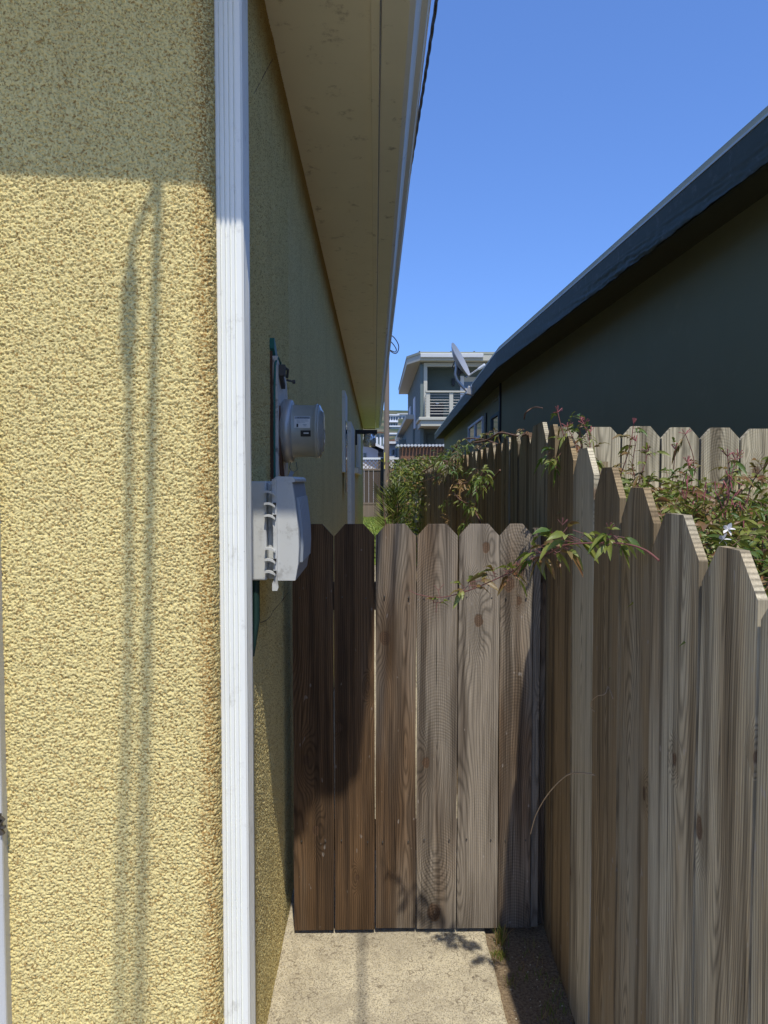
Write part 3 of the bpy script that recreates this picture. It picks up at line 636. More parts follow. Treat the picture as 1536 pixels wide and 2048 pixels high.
# ---- back fence with lattice
BY = 29.7
bf = empty('back_fence', (-.6, BY, 0), 'dark plank and lattice fence across the far end of the lawn', 'fence')
def bz(py): return at(745, py, BY).z
xa, xb = -5.0, 1.5
g = MB()
x = xa
while x < xb:
    g.box((x, BY, .5), (x+.18, BY+.02, bz(940))); x += .19
g.build('boards', M['oldwood'], bf, (.6, -BY, 0))
g = MB(); x = xa
while x < xb: g.box((x, BY, 0), (x+.18, BY+.02, .48)); x += .19
g.build('kick_boards', M['pole'], bf, (.6, -BY, 0))
g = MB(); zl, zh = bz(939), bz(921); H = zh-zl
k = -30
while k < 60:
    x0 = k*.16
    if x0 > xa and x0 < xb: g.box((x0, BY, zl), (x0+.03, BY+.01, zl+H*1.38), rot=Matrix.Rotation(R(45), 3, 'Y'), piv=(x0, BY, zl+H/2)); g.box((x0, BY+.012, zl), (x0+.03, BY+.022, zl+H*1.38), rot=Matrix.Rotation(R(-45), 3, 'Y'), piv=(x0, BY, zl+H/2))
    k += 1
g.build('lattice', M['pole'], bf, (.6, -BY, 0))
for pz, nm, mt in ((917, 'top_rail', 'wpaint'), (939, 'rail', 'pole'), (1007, 'rail', 'pole')):
    g = MB(); g.box((xa, BY-.03, bz(pz)-.04), (xb, BY-.002, bz(pz)+.04)); g.build(nm, M[mt], bf, (.6, -BY, 0))
for x in (at(765, 950, BY).x, -1.9, -4.2):
    g = MB(); g.box((x-.07, BY-.06, 0), (x+.05, BY+.06, bz(916))); g.build('post', M['black'], bf, (.6, -BY, 0))
# screen behind lattice (neighbour planting seen dark through it) is left open

# ================================================================== DARK GREEN NEIGHBOUR HOUSE
E0 = (1.81, -2.5); E1 = (1.431, 8.63); E2 = (1.964, 24.0); ZE = 3.043
def eav(y):
    if y < E1[1]: return E1[0] + (E0[0]-E1[0])*(E1[1]-y)/(E1[1]-E0[1])
    return E1[0] + (E2[0]-E1[0])*(y-E1[1])/(E2[1]-E1[1])
def wx(y): return (1.785 + (y-10.2)*.0345) if y > 10.2 else 1.785 + (10.2-y)*.0140
dh = empty('dark_green_house', (2.0, 8.0, 0), 'dark green stucco house with flat roof behind the right hand fence', 'house')
OFF = (-2.0, -8.0, 0)
def strip(o0, o1, z0, z1, ys, wob=0):
    g = MB(); vs = []
    for y in ys:
        e = eav(y); wv = wob*perlin(np.array([y*2.3]), np.array([.5]), 40)[0]
        vs += [(e+o0, y, z0+wv), (e+o1, y, z0+wv), (e+o1, y, z1), (e+o0+wv*.4, y, z1)]
    n_ = len(ys); fs = [(3, 2, 1, 0), (4*n_-4, 4*n_-3, 4*n_-2, 4*n_-1)]
    for i in range(n_-1):
        o = 4*i; fs += [(o, o+4, o+5, o+1), (o+1, o+5, o+6, o+2), (o+2, o+6, o+7, o+3), (o+3, o+7, o+4, o)]
    g.add(vs, fs); return g
ysA = [-2.5 + i*.08 for i in range(140)] + [E1[1]] ; ysB = [E1[1] + (24.0-E1[1])*i/30 for i in range(1, 31)]
ysA = [q for q in ysA if q < E1[1]] + [E1[1]]
# fascia with torn, wrinkled lower edge: fine grid
ys = np.array(ysA + ysB); ysf = np.concatenate([np.arange(-2.5, 8.63, .012), np.linspace(8.63, 24, 300)])
tt = np.linspace(0, 1, 26); Yg = ysf[:, None] + 0*tt; Tg = tt[None] + 0*Yg
ex = np.array([eav(q) for q in ysf])[:, None]
zone = np.exp(-((Yg-4.6)/1.1)**2) + .7*np.exp(-((Yg-2.4)/.8)**2)
rag = 0.004*perlin(Yg*2.1, Yg*0+.3, 51) + zone*(.016*perlin(Yg*6, Yg*0+.7, 52) + .010*perlin(Yg*19, Yg*0+.2, 58))
wr = .007*perlin(Yg*1.2+Tg*2.0, Tg*1.2, 53) + zone*(.018*perlin(Yg*3+Tg*9, Tg*5, 54) + .010*perlin(Yg*14+Tg*6, Tg*9, 57))
low = np.clip((Tg-.35)/.5, 0, 1)
Zf = ZE - .185*Tg + rag*low; Xf = ex + wr*low - .0 + .02*low*0
# roll the lower edge under
fas = grid_mesh('fascia', np.stack([Xf, Yg, Zf], -1), M['darkf'], dh); fas.location = OFF
strip(.035, .06, ZE-.165, ZE-.004, list(ys)).build('fascia_board', M['darkf'], dh, OFF)
strip(-.004, .03, ZE, ZE+.011, list(ys)).build('edge_flashing', M['paleedge'], dh, OFF)
strip(.035, .07, ZE+.0115, ZE+.075, list(ys)).build('roof_curb', M['roofcap'], dh, OFF)
g = MB(); ysr = [-2.5, 0, 4, E1[1], 16, 24]
vs = []
for y in ysr: vs += [(eav(y)+.09, y, ZE+.03), (11, y, ZE+.03), (11, y, ZE-.06), (eav(y)+.06, y, ZE-.06)]
sofu = MB(); sv = []
for y in ysr: sv += [(eav(y)+.02, y, ZE-.15), (wx(y)+.02, y, ZE-.13)]
sofu.add(sv, [(2*i, 2*i+1, 2*i+3, 2*i+2) for i in range(5)]); sofu.build('soffit', M['darks'], dh, OFF)
fs = []
for i in range(5):
    o = 4*i; fs += [(o, o+4, o+5, o+1), (o+2, o+6, o+7, o+3)]
g.add(vs, fs); g.build('roof', M['roofcap'], dh, OFF)
g = MB(); vs = []
for y in (-2.5, 10.2, 23.6): vs += [(wx(y), y, 0), (wx(y), y, ZE-.06)]
g.add(vs, [(0, 2, 3, 1), (2, 4, 5, 3)]); g.add([(wx(23.6), 23.6, 0), (11, 23.6, 0), (11, 23.6, ZE-.06), (wx(23.6), 23.6, ZE-.06)], [(0, 1, 2, 3)])
g.add([(wx(-2.5), -2.5, 0), (11, -2.5, 0), (11, -2.5, ZE-.06), (wx(-2.5), -2.5, ZE-.06)], [(3, 2, 1, 0)])
g.build('wall', M['dark'], dh, OFF)
def onW(x, y, off=0.0):
    d = ray(x, y); t = (1.785 - 10.2*.0345 - off)/(d.x - .0345*d.y); return d*t + Vector((0, 0, EYE))
ang = math.atan(.0345)
def win(px0, px1, ptop, pbot, nm, frame, slide):
    a = onW(px1, ptop); b_ = onW(px0, ptop); y0, y1 = a.y, b_.y; zt = a.z; zb = onW(px1, pbot).z
    root = MB(); t = .045; X = lambda y, o: wx(y)-o
    def bar(ya, yb, za, zb_, o, th):
        vs = [(X(ya, o), ya, za), (X(yb, o), yb, za), (X(yb, o-th), yb, za), (X(ya, o-th), ya, za), (X(ya, o), ya, zb_), (X(yb, o), yb, zb_), (X(yb, o-th), yb, zb_), (X(ya, o-th), ya, zb_)]
        return vs, [(0,3,2,1),(4,5,6,7),(0,1,5,4),(1,2,6,5),(2,3,7,6),(3,0,4,7)]
    for q in ((y0, y1, zt-t, zt), (y0, y1, zb, zb+t), (y0, y0+t*1.6, zb+t, zt-t), (y1-t*1.6, y1, zb+t, zt-t)): root.add(*bar(*q, .035, .033))
    if slide: root.add(*bar((y0+y1)/2-.06, (y0+y1)/2+.06, zb+t, zt-t, .034, .03))
    o = root.build('window', frame, dh, OFF)
    g = MB(); g.add(*bar(y0+t, y1-t, zb+t*.9, zt-t*.9, .012, .010)); g.build('pane', M['pane'], o)
win(939, 968.5, 832, 872, 'window', M['wpaint'], True)
win(985, 1002, 822, 872, 'window', M['ggreen'], False)
for px, pt, pb, w__ in ((974, 826, 900, .05), (1003, 758, 900, .03)):
    a = onW(px, pt); g = MB(); g.box((wx(a.y)-.03, a.y-w__/2, 0), (wx(a.y)-.002, a.y+w__/2, ZE-.07 if px > 1000 else onW(px, pt).z)); g.build('conduit', M['black'], dh, OFF)
a = onW(993, 785); g = MB()
for r_ in range(5): g.box((wx(a.y)-.012, a.y-.25, a.z-.12+r_*.05), (wx(a.y)-.001, a.y+.25, a.z-.09+r_*.05))
g.build('vent', M['dark'], dh, OFF)

# ================================================================== SATELLITE DISH
sy = 11.5; ap = Vector((eav(sy), sy, 0)); p0 = at(938, 783, sy)
sdh = empty('satellite_dish', p0, 'grey satellite dish on a bent mast clamped to the dark roof edge', 'satellite dish')
def A(x, y, dy=0): return at(x, y, sy+dy) - p0
c = (A(902, 687) + A(934, 755))/2; dv = (A(902, 687) - A(934, 755)); Rd = dv.length/2; upv = dv.normalized()
nrm = Vector((upv.z, -0.32, -upv.x)).normalized()
if nrm.x < 0: nrm = -nrm
nrm = Vector((abs(nrm.x)*.93, -.30, nrm.z)).normalized()
g = MB(); prof_ = [(0.0, 0.001)] + [(.07*(r_/Rd)**2 if False else .09*(t**2), Rd*t) for r_, t in ((0, i/8) for i in range(1, 9))]
prof2 = prof_ + [(d+.012 if False else d+.004, r_) for d, r_ in reversed(prof_)]
prof_b = [(d-.012, r_) for d, r_ in prof_]
g.lathe(prof_, c - nrm*.05, nrm, 36); g.lathe(prof_b + [prof_[-1]], c - nrm*.05, nrm, 36)
o = g.build('reflector', M['alu'], sdh)
g = MB(); g.tube([c - nrm*.06, A(913, 735), A(911, 748), A(914, 760), A(922, 770), A(934, 782)], [.022, .024, .024, .024, .024, .024], 10); g.build('mast', M['alu'], sdh)
g = MB(); g.tube([c - nrm*.05 - upv*.10, A(917, 752), A(922, 745)], .02, 8); g.tube([c-nrm*.03+upv*.05, c-nrm*.14-upv*.04, c-nrm*.03-upv*.2], .012, 8); g.build('back_bracket', M['iron'], sdh)
g = MB(); g.tube([A(932, 755), A(958, 737, -.3)], .012, 8); g.build('feed_arm', M['wpaint'], sdh)
g = MB(); g.tube([A(957, 738, -.3), A(970, 730, -.35)], [.02, .028], 10); g.build('feed_horn', M['wpaint'], sdh)
g = MB(); g.box(A(936, 790)+Vector((-.02, -.05, 0)), A(944, 774)+Vector((.04, .05, 0)), rot=Matrix.Rotation(R(15), 3, 'Y')); g.box(A(942, 778)+Vector((0, -.03, 0)), A(945, 770)+Vector((.02, .03, 0))); g.build('roof_clamp', M['alu'], sdh, bevel=.006)

# ================================================================== FAR SAGE GREEN HOUSE
GD = 32.0
def G(x, y, d=0.0): return at(x, y, GD+d)
gh = empty('sage_green_house', G(850, 960), 'two storey sage green house with a balcony beyond the far end of the fence', 'house')
def gp(nm, boxes, mat, par=None, bev=0):
    g = MB()
    for a_, b_ in boxes: g.box(a_, b_)
    return g.build(nm, M[mat], par or gh, (tuple(-v for v in gh.location) if par is None else None), bev)
def X(px, d=0): return G(px, 960, d).x
def Z(py, d=0): return G(900, py, d).z
xl = X(836); back = 12.0
g = MB()
g.box((xl+.1, GD+1.2, 0), (14, GD+back, Z(722)))      # body behind the balcony recess
g.box((xl+.1, GD+.05, 0), (X(847), GD+1.2, Z(728)))    # wing wall left of the balcony
g.build('wall', M['ggreen2'], gh, tuple(-v for v in gh.location))
# siding boards on the alley side
g = MB(); z = .2
while z < Z(728): g.box((xl+.09, GD+.1, z), (xl+.1, GD+back, z+.16)); z += .2
g.build('side_siding', M['ggreen2'], gh, tuple(-v for v in gh.location))
gp('recess_wall', [((X(853), GD+1.14, Z(838)), (X(920), GD+1.198, Z(731)))], 'ggreen')
gp('corner_post', [((X(847), GD-.02, Z(838)), (X(854), GD+.14, Z(731)))], 'cream')
gp('balcony_beam', [((X(847), GD-.03, Z(733)), (14, GD+.12, Z(726)))], 'cream')
gp('door_frame', [((X(920, 1), GD+1.0, Z(838)), (X(927, 1), GD+1.13, Z(745)))], 'wpaint')
gp('door_glass', [((X(927, 1), GD+1.05, Z(838)), (X(960, 1), GD+1.10, Z(757)))], 'pane')
gp('transom', [((X(927, 1), GD+1.04, Z(757)), (14, GD+1.12, Z(747)))], 'cream')
gp('wall_lamp', [((X(903.5, 1), GD+.98, Z(765)), (X(909, 1), GD+1.13, Z(751)))], 'black')
# roof, gutter, left eave
g = MB(); xe = X(814)
vs = [(X(838), GD-.45, Z(712)), (14, GD-.45, Z(712)), (14, GD+back, Z(712)), (xe, GD+back, Z(712)), (xe, GD+.75, Z(712))]
vt = [(a_, b_, Z(708)+.02) for a_, b_, c_ in vs]
g.add(vs+vt, [(4, 3, 2, 1, 0), (5, 6, 7, 8, 9)] + [(i, (i+1) % 5, (i+1) % 5+5, i+5) for i in range(5)]); g.build('roof', M['roofcap'], gh, tuple(-v for v in gh.location))
g = MB(); vs = [(X(838)+.02, GD-.43, Z(724)), (14, GD-.43, Z(724)), (14, GD+back, Z(724)), (xe+.02, GD+back, Z(724)), (xe+.02, GD+.77, Z(724))]
vt = [(a_, b_, Z(712)-.002) for a_, b_, c_ in vs]
g.add(vs+vt, [(4, 3, 2, 1, 0), (5, 6, 7, 8, 9)] + [(i, (i+1) % 5, (i+1) % 5+5, i+5) for i in range(5)]); g.build('fascia', M['cream'], gh, tuple(-v for v in gh.location))
gp('gutter', [((X(839), GD-.56, Z(719)), (X(962), GD-.432, Z(711)))], 'trim', bev=.02)
for px in (838.5, 901, 947): gp('roof_vent', [((X(px)-.03, GD, Z(709)), (X(px)+.03, GD+.06, Z(702)))], 'black')
# balcony
gp('deck', [((X(834), GD-1.3, Z(845)), (14, GD+1.13, Z(839)))], 'cream', bev=.02)
gp('deck_fascia', [((X(838), GD-1.2, Z(856)), (14, GD+1.13, Z(845)-.002))], 'cream')
for px in (852, 896.5, 941): gp('railing_post', [((X(px)-.08, GD-1.15, Z(839)), (X(px)+.08, GD-1.0, Z(791)))], 'cream')
gp('top_rail', [((X(847), GD-1.2, Z(791)), (14, GD-.95, Z(788)))], 'cream')
for k in range(8):
    z = Z(836) + (Z(791)-Z(836))*(k+.7)/8.4; g = MB(); g.tube([(X(852), GD-1.07, z), (14, GD-1.07, z)], .012, 6); g.tube([(X(849), GD-1.05, z), (X(849), GD+1.1, z)], .012, 6); g.build('rail_cable', M['alu'], gh, tuple(-v for v in gh.location))
gp('lower_wall', [((X(846), GD+.6, 0), (14, GD+1.1, Z(856)))], 'ggreen2')
gp('lower_door', [((X(856), GD+.55, 0), (X(872), GD+.598, Z(866)))], 'ggreen')
# lower wing further back
gp('wing_wall', [((X(812)+.1, GD+back+.1, 0), (8, GD+28, 4.0))], 'ggreen2')
e1 = at(812, 833, GD+4).x
gp('wing_fascia', [((e1, GD+4, at(812, 838, GD+4).z), (e1+.8, GD+24, at(812, 829, GD+4).z))], 'cream')
gp('wing_side_wall', [((e1+.35, GD+4.3, 0), (e1+.6, GD+23, at(812, 838, GD+4).z-.01))], 'ggreen2')
a_ = X(818)
gp('side_window', [((xl+.03, GD+3.5, Z(845)), (xl+.088, GD+4.8, Z(775)))], 'wpaint')
gp('side_window', [((xl+.03, GD+8, Z(845)), (xl+.088, GD+9.5, Z(775)))], 'wpaint')
# chair/barbecue on the balcony
bb = empty('barbecue', (X(868), GD-.4, Z(839)), 'black covered barbecue standing on the far balcony behind the rail', 'barbecue')
g = MB(); g.box((-.32, -.2, .0), (.35, .25, .42)); g.build('cabinet', M['black'], bb, bevel=.03)
g = MB(); g.prism([(-.36, .42), (.38, .42), (.36, .58), (.2, .68), (-.2, .66), (-.34, .56)], -.24, .28, 'y'); g.build('lid', M['black'], bb, bevel=.03)
g = MB(); g.box((.02, -.28, .60), (.14, -.24, .66)); g.build('handle', M['wpaint'], bb)

# tile-edged shed roof left of the dark house
sh = empty('low_shed', at(850, 960, 27), 'low brown shed with pale scalloped tile edge behind the leafy fence', 'shed')
shl = tuple(-v for v in sh.location); sx0, sx1 = at(796, 892, 27).x, at(915, 892, 27).x; sz = at(850, 890, 27).z
g = MB(); x = sx0
while x < sx1:
    g.tube([(x, 26.9, sz-.02), (x, 29.2, sz+.02)], .05, 8); x += .13
g.build('tile_roof', M['trim'], sh, shl)
g = MB(); g.box((sx0+.1, 27.1, 0), (sx1, 29, sz-.1)); g.build('wall', M['terra'], sh, shl)

# ================================================================== UTILITY POLE
pd = 28.8; pb_ = at(773, 1000, pd)
up_ = empty('utility_pole', (pb_.x, pd, 0), 'grey brown wooden utility pole in front of the far back fence', 'utility pole')
g = MB(); ztop = at(778, 660, pd).z; g.tube([(0, 0, 0), (.0, 0, 2.0), (.02, 0, ztop)], [.125, .115, .085], 14); g.build('pole', M['pole'], up_)
g = MB(); g.box((-.10, -.135, at(769, 938, pd).z), (-.055, -.11, at(769, 905, pd).z)); g.build('yellow_marker', plain('yellow_marker', c4(.6, .5, .12)), up_)

# ================================================================== HILL AND DISTANT HOUSES
g = MB(); n_ = 60; vs = []; fs = []
for i in range(n_+1):
    for j in range(13):
        x = -260 + 520*i/n_; y = 62 + 240*(j/12); hgt = 1.4 + 29*(j/12)**1.25 + 1.3*mnoise.noise(Vector((x*.03, y*.03, 0)))
        vs.append((x, y, hgt if j > 0 else -1))
for i in range(n_):
    for j in range(12): a_ = i*13+j; fs.append((a_, a_+13, a_+14, a_+1))
g.add(vs, fs, smooth=True)
n = NT('dry_hillside'); co = n.co(); M['hill'] = n.fin(n.mix(n.ramp(n.noise(co, .12, 5, .6), .4, .6), c4(.05, .07, .03), c4(.16, .14, .08)), .95)
tag(g.build('hillside', M['hill']), kind='structure')
def hz(y): return 1.4 + 29*max(0, (y-62)/240)**1.25
def house(cx_, y, w_, d_, zb, zt, label, wall, roof, nwin=3, floors=2, style='flat'):
    o = empty('hillside_house', (cx_, y, zb), label, 'house', 'houses stacked on the far hillside')
    g = MB(); g.box((-w_/2, 0, -3), (w_/2, d_, zt-zb)); g.build('wall', M[wall], o)
    g = MB()
    if style == 'flat': g.box((-w_/2-.4, -.6, zt-zb), (w_/2+.4, d_+.3, zt-zb+.35))
    else: g.prism([(-w_/2-.5, zt-zb), (w_/2+.5, zt-zb), (0, zt-zb+w_*.16)], -.6, d_, 'y')
    g.build('roof', M[roof], o)
    fh = (zt-zb)/floors
    for fl in range(floors):
        for k in range(nwin):
            xx_ = -w_/2 + w_*(k+.5)/nwin; g = MB(); g.box((xx_-w_/nwin*.36, -.06, fl*fh+fh*.30), (xx_+w_/nwin*.36, .0, fl*fh+fh*.82)); g.build('window', M['pane'], o)
        g = MB(); g.box((-w_/2, -1.6, fl*fh-.12), (w_/2, -.01, fl*fh+.12)); g.build('balcony', M['wpaint'], o)
def hh_(px0, px1, pt, pb, D, label, wall, roof, nw, fl, style='flat'):
    a_ = at(px0, pt, D); b2 = at(px1, pb, D); house((a_.x+b2.x)/2, D, b2.x-a_.x, 7, b2.z, a_.z, label, wall, roof, nw, fl, style)
hh_(776, 796, 831, 858, 215, 'white terraced house highest on the far hill right of the pole', 'wpaint', 'wpaint', 4, 2)
hh_(797, 818, 829, 850, 240, 'pale hill house partly hidden behind the sage house eave', 'wpaint', 'trim', 3, 1)
hh_(781, 803, 854, 872, 190, 'white balconied hill house in the middle of the stack', 'wpaint', 'wpaint', 4, 1)
hh_(776, 802, 869, 884, 165, 'grey balconied hill house below the white one', 'trim', 'wpaint', 3, 1)
hh_(752, 768, 866, 884, 150, 'cream hill house seen left of the utility pole', 'cream', 'terra', 2, 1, 'gable')
hh_(778, 806, 882, 893, 120, 'low hill house with brown gabled roof right of the pole', 'trim', 'terra', 3, 1, 'gable')
# two white houses just beyond the back fence
D = 48
o = empty('white_gable_house', (at(735, 960, D).x, D, 0), 'white gabled house just over the lattice fence left of the pole', 'house')
ol = tuple(-v for v in o.location)
g = MB(); za, zb_ = at(727, 884, D).z, at(765, 903, D).z; x0_, x1_ = at(690, 900, D).x, at(756, 900, D).x
g.prism([(x0_, 0), (x1_, 0), (x1_, at(756, 901, D).z), (at(727, 887, D).x, at(727, 887, D).z), (at(700, 875, D).x, at(700, 875, D).z), (x0_, at(690, 880, D).z)], D, D+9, 'y'); g.build('wall', M['wpaint'], o, ol)
g = MB(); A1, B1 = at(705, 872, D), at(768, 900, D)
g.prism([(A1.x, A1.z), (B1.x, B1.z), (B1.x, B1.z+.16), (A1.x, A1.z+.20)], D-.8, D-.6, 'y'); g.build('barge_board', M['wpaint'], o, ol)
g = MB(); g.prism([(A1.x, A1.z+.1), (B1.x, B1.z+.06), (B1.x, B1.z+.14), (A1.x, A1.z+.18)], D-.6, D+9, 'y'); g.build('roof', M['roofd'], o, ol)
g = MB(); a_, b2 = at(727, 906, D), at(732.5, 916, D); g.box((a_.x, D-.05, b2.z), (b2.x, D-.004, a_.z)); g.build('window', M['pane'], o, ol)
g = MB(); a_, b2 = at(756, 901, D), at(767, 930, D); g.box((a_.x+.01, D-.5, 0), (b2.x, D+4, a_.z-.1)); g.build('dark_side', M['roofd'], o, ol)
o = empty('glazed_terrace', (at(748, 960, 60).x, 60, 0), 'white railed glazed terrace rising above the white gabled house', 'terrace')
ol = tuple(-v for v in o.location); a_, b2 = at(733, 877, 60), at(768, 892, 60)
g = MB(); g.box((a_.x, 60, 0), (b2.x, 64, b2.z)); g.build('wall', M['wpaint'], o, ol)
g = MB(); g.box((a_.x, 60, b2.z), (b2.x, 60.05, a_.z)); g.build('glass_screen', M['ggreen2'], o, ol)
for k in range(6):
    x = a_.x + (b2.x-a_.x)*k/5; g = MB(); g.box((x-.06, 59.9, b2.z), (x+.06, 59.99, a_.z+.1)); g.build('screen_post', M['wpaint'], o, ol)
D = 52
o = empty('white_flat_house', (at(788, 960, D).x, D, 0), 'plain white house with a flat white eave right of the utility pole', 'house')
ol = tuple(-v for v in o.location); a_, b2 = at(778, 888, D), at(810, 930, D)
g = MB(); g.box((a_.x, D, 0), (b2.x+3, D+8, a_.z)); g.build('wall', M['wpaint'], o, ol)
g = MB(); g.box((a_.x-.35, D-.5, a_.z), (b2.x+3, D+8, a_.z+.16)); g.build('roof', M['wpaint'], o, ol)
g = MB(); q = at(786, 902, D); g.box((q.x-.1, D-.05, q.z-.25), (q.x+.1, D-.004, q.z+.1)); g.build('window', M['pane'], o, ol)

# ================================================================== CABLES
def cable(name, pts, r, label, mat='black', n_=8, twist=False):
    g = MB(); P = [Vector(p) for p in pts]
    # smooth by Catmull-Rom
    out = []
    for i in range(len(P)-1):
        p0_, p1, p2, p3 = P[max(i-1, 0)], P[i], P[i+1], P[min(i+2, len(P)-1)]; m_ = max(4, min(400, int((p2-p1).length/.03)))
        for k in range(m_):
            t = k/m_; out.append(.5*((2*p1)+(p2-p0_)*t+(2*p0_-5*p1+4*p2-p3)*t*t+(3*p1-p0_-3*p2+p3)*t**3))
    out.append(P[-1])
    if twist:
        for s_ in (0, 1, 2):
            q = []
            for i, p in enumerate(out):
                a = i*.03*2*math.pi/.42 + s_*2.094; q.append(p + Vector((math.cos(a), 0, math.sin(a)))*r*1.0)
            g.tube(q, r, 6)
    else: g.tube(out, r, n_)
    base = P[0]; g.v = [tuple(Vector(v)-base) for v in g.v]
    o = g.build(name, M[mat], None, base); return tag(o, label, 'cable')
cable('twisted_cable', [(.46, -9, 4.2), (.30, -2, 3.55), (.252, 2.0, 3.44), (.243, 3.1, 3.44), (.216, 4.6, 3.44), (.16, 8, 3.55), (.05, 16, 3.9), (-.4, 28, 4.6)], .0042, 'twisted black overhead cable against the sky beside the gutter', twist=True)
cable('service_cable', [(-.30, 1.1, 3.36), (-.285, .64, 3.44), (-.238, .1, 3.42), (-.207, -.25, 3.40), (-.08, -1.6, 3.42), (.5, -6, 4.1)], .0085, 'straight overhead service cable throwing the right hand shadow line on the stucco')
c2 = [(-.30, 1.1, 3.40), (-.29, .74, 3.42), (-.288, .65, 3.41), (-.328, .585, 3.40), (-.325, .50, 3.42), (-.308, .38, 3.44), (-.274, .1, 3.42), (-.245, -.25, 3.40), (-.10, -1.6, 3.42), (.45, -6, 4.1)]
cb = cable('service_cable', c2, .007, 'looping overhead service cable throwing the left hand shadow line on the stucco')
g = MB(); b0 = Vector(c2[0]); g.tube([Vector((-.327, .555, 3.41))-b0, Vector((-.325, .52, 3.42))-b0, Vector((-.320, .46, 3.43))-b0, Vector((-.313, .42, 3.435))-b0], [.010, .017, .016, .009], 10); g.build('splice_sleeve', M['black'], cb)
# small coil hanging off the far gutter
cy_ = 9.0; q = [at(779, 668, cy_), at(789, 676, cy_), at(797, 690, cy_), at(796, 702, cy_), at(790, 707, cy_), at(780, 701, cy_), at(774, 690, cy_), at(781, 683, cy_+.1), at(792, 697, cy_+.1), at(790, 704, cy_+.1), at(776, 698, cy_+.1)]
cable('cable_coil', q, .006, 'small loose loop of black cable sticking out past the gutter')

# ================================================================== PLANTS
class Plant:
    def __init__(s): s.g = MB(); s.s = MB()
    def leaf(s, p, d, L, w_, m, droop=.3, fold=.35):
        d = Vector(d).normalized(); side = d.cross(Vector((0, 0, 1)))
        if side.length < .1: side = Vector((1, 0, 0))
        side.normalize(); a = random.uniform(-1.3, 1.3); up = side.cross(d); side = side*math.cos(a) + up*math.sin(a); up = side.cross(d)
        vs = []; prof_ = ((0, .08), (.22, .75), (.5, 1.0), (.78, .62), (1.0, .03))
        for t, ww in prof_:
            c_ = Vector(p) + d*L*t + Vector((0, 0, -droop*L*t*t))
            vs += [c_ - side*w_*ww*.5 + up*fold*w_*ww*.5, c_, c_ + side*w_*ww*.5 + up*fold*w_*ww*.5]
        fs = []
        for i in range(4):
            o = 3*i; fs += [(o, o+1, o+4, o+3), (o+1, o+2, o+5, o+4)]
        s.g.add(vs, fs, m, True)
    def spray(s, p, d, L, ms, n_=3, w_=.2, stem=True):
        """compound jasmine leaf: pairs of leaflets and a longer terminal one"""
        d = Vector(d).normalized(); side = d.cross(Vector((0, 0, 1)))
        if side.length < .1: side = Vector((1, 0, 0))
        side.normalize(); q = Vector(p); pts_ = [q]
        m = random.choice(ms)
        for i in range(n_):
            q = q + d*L/(n_+1)*.8 + Vector((0, 0, -.04*L*i)); pts_.append(q)
            for sg in (-1, 1):
                s.leaf(q, d*.7 + side*sg*.8 + Vector((0, 0, random.uniform(-.3, .3))), L*.42, L*w_*.55, m, .45)
        s.leaf(q, d + Vector((0, 0, -.2)), L*.75, L*w_*.8, m, .5)
        if stem: s.s.tube(pts_, .0009*max(1, L/.07), 4, cap=False)
    def stem(s, pts_, r0, r1, m=0):
        k = len(pts_); s.s.tube(pts_, [r0 + (r1-r0)*i/(k-1) for i in range(k)], 6, m)
    def build(s, name, loc, label, cat, lm, sm='stem', group=None):
        o = empty(name, loc, label, cat, group); l = tuple(-v for v in o.location)
        if s.s.v: s.s.build('stems', [M[q] for q in (sm if isinstance(sm, (list, tuple)) else [sm])], o, l)
        if s.g.v: s.g.build('leaves', [M[q] for q in lm], o, l)
        return o
def rv(s=1.0): return Vector((random.gauss(0, s), random.gauss(0, s), random.gauss(0, s)))
def curve(P, m_=6):
    P = [Vector(p) for p in P]; out = []
    for i in range(len(P)-1):
        p0_, p1, p2, p3 = P[max(i-1, 0)], P[i], P[i+1], P[min(i+2, len(P)-1)]
        for k in range(m_):
            t = k/m_; out.append(.5*((2*p1)+(p2-p0_)*t+(2*p0_-5*p1+4*p2-p3)*t*t+(3*p1-p0_-3*p2+p3)*t**3))
    out.append(P[-1]); return out

# --- jasmine mass between the side fence and the cross fence
random.seed(4)
J = Plant(); LM = ['leaf', 'leafy', 'leafr', 'leafd', 'bud', 'petal', 'leafb']
def jtop(x, y):   # top surface of the hedge
    return 1.46 + .05*math.sin(x*5+1) + .05*math.sin(y*6) - .18*max(0, 1.5-y) + .05*(x-.6)
for i in range(2100):
    y = random.uniform(.75, 2.44); x = fx(y) + .07 + abs(random.gauss(0, .55))
    if x > 1.9: x = random.uniform(.8, 1.9)
    zt = jtop(x, y); z = zt - abs(random.gauss(0, .13)); z = max(z, .9)
    d = rv(); d.z = d.z*.6+.25; d.y -= .4
    J.spray((x, y, z), d, random.uniform(.045, .085), [0, 1, 1, 1, 1, 2, 2, 0], random.choice((2, 3)), .24)
for i in range(260):
    y = random.uniform(1.5, 2.42); x = fx(y) + .05 + random.random()*.35; z = 1.57 - .10*(2.4-y) - abs(random.gauss(0, .05)); d = rv(); d.z = d.z*.6+.3; J.spray((x, y, z), d, random.uniform(.04, .07), [0, 1, 1, 2], 2, .26)
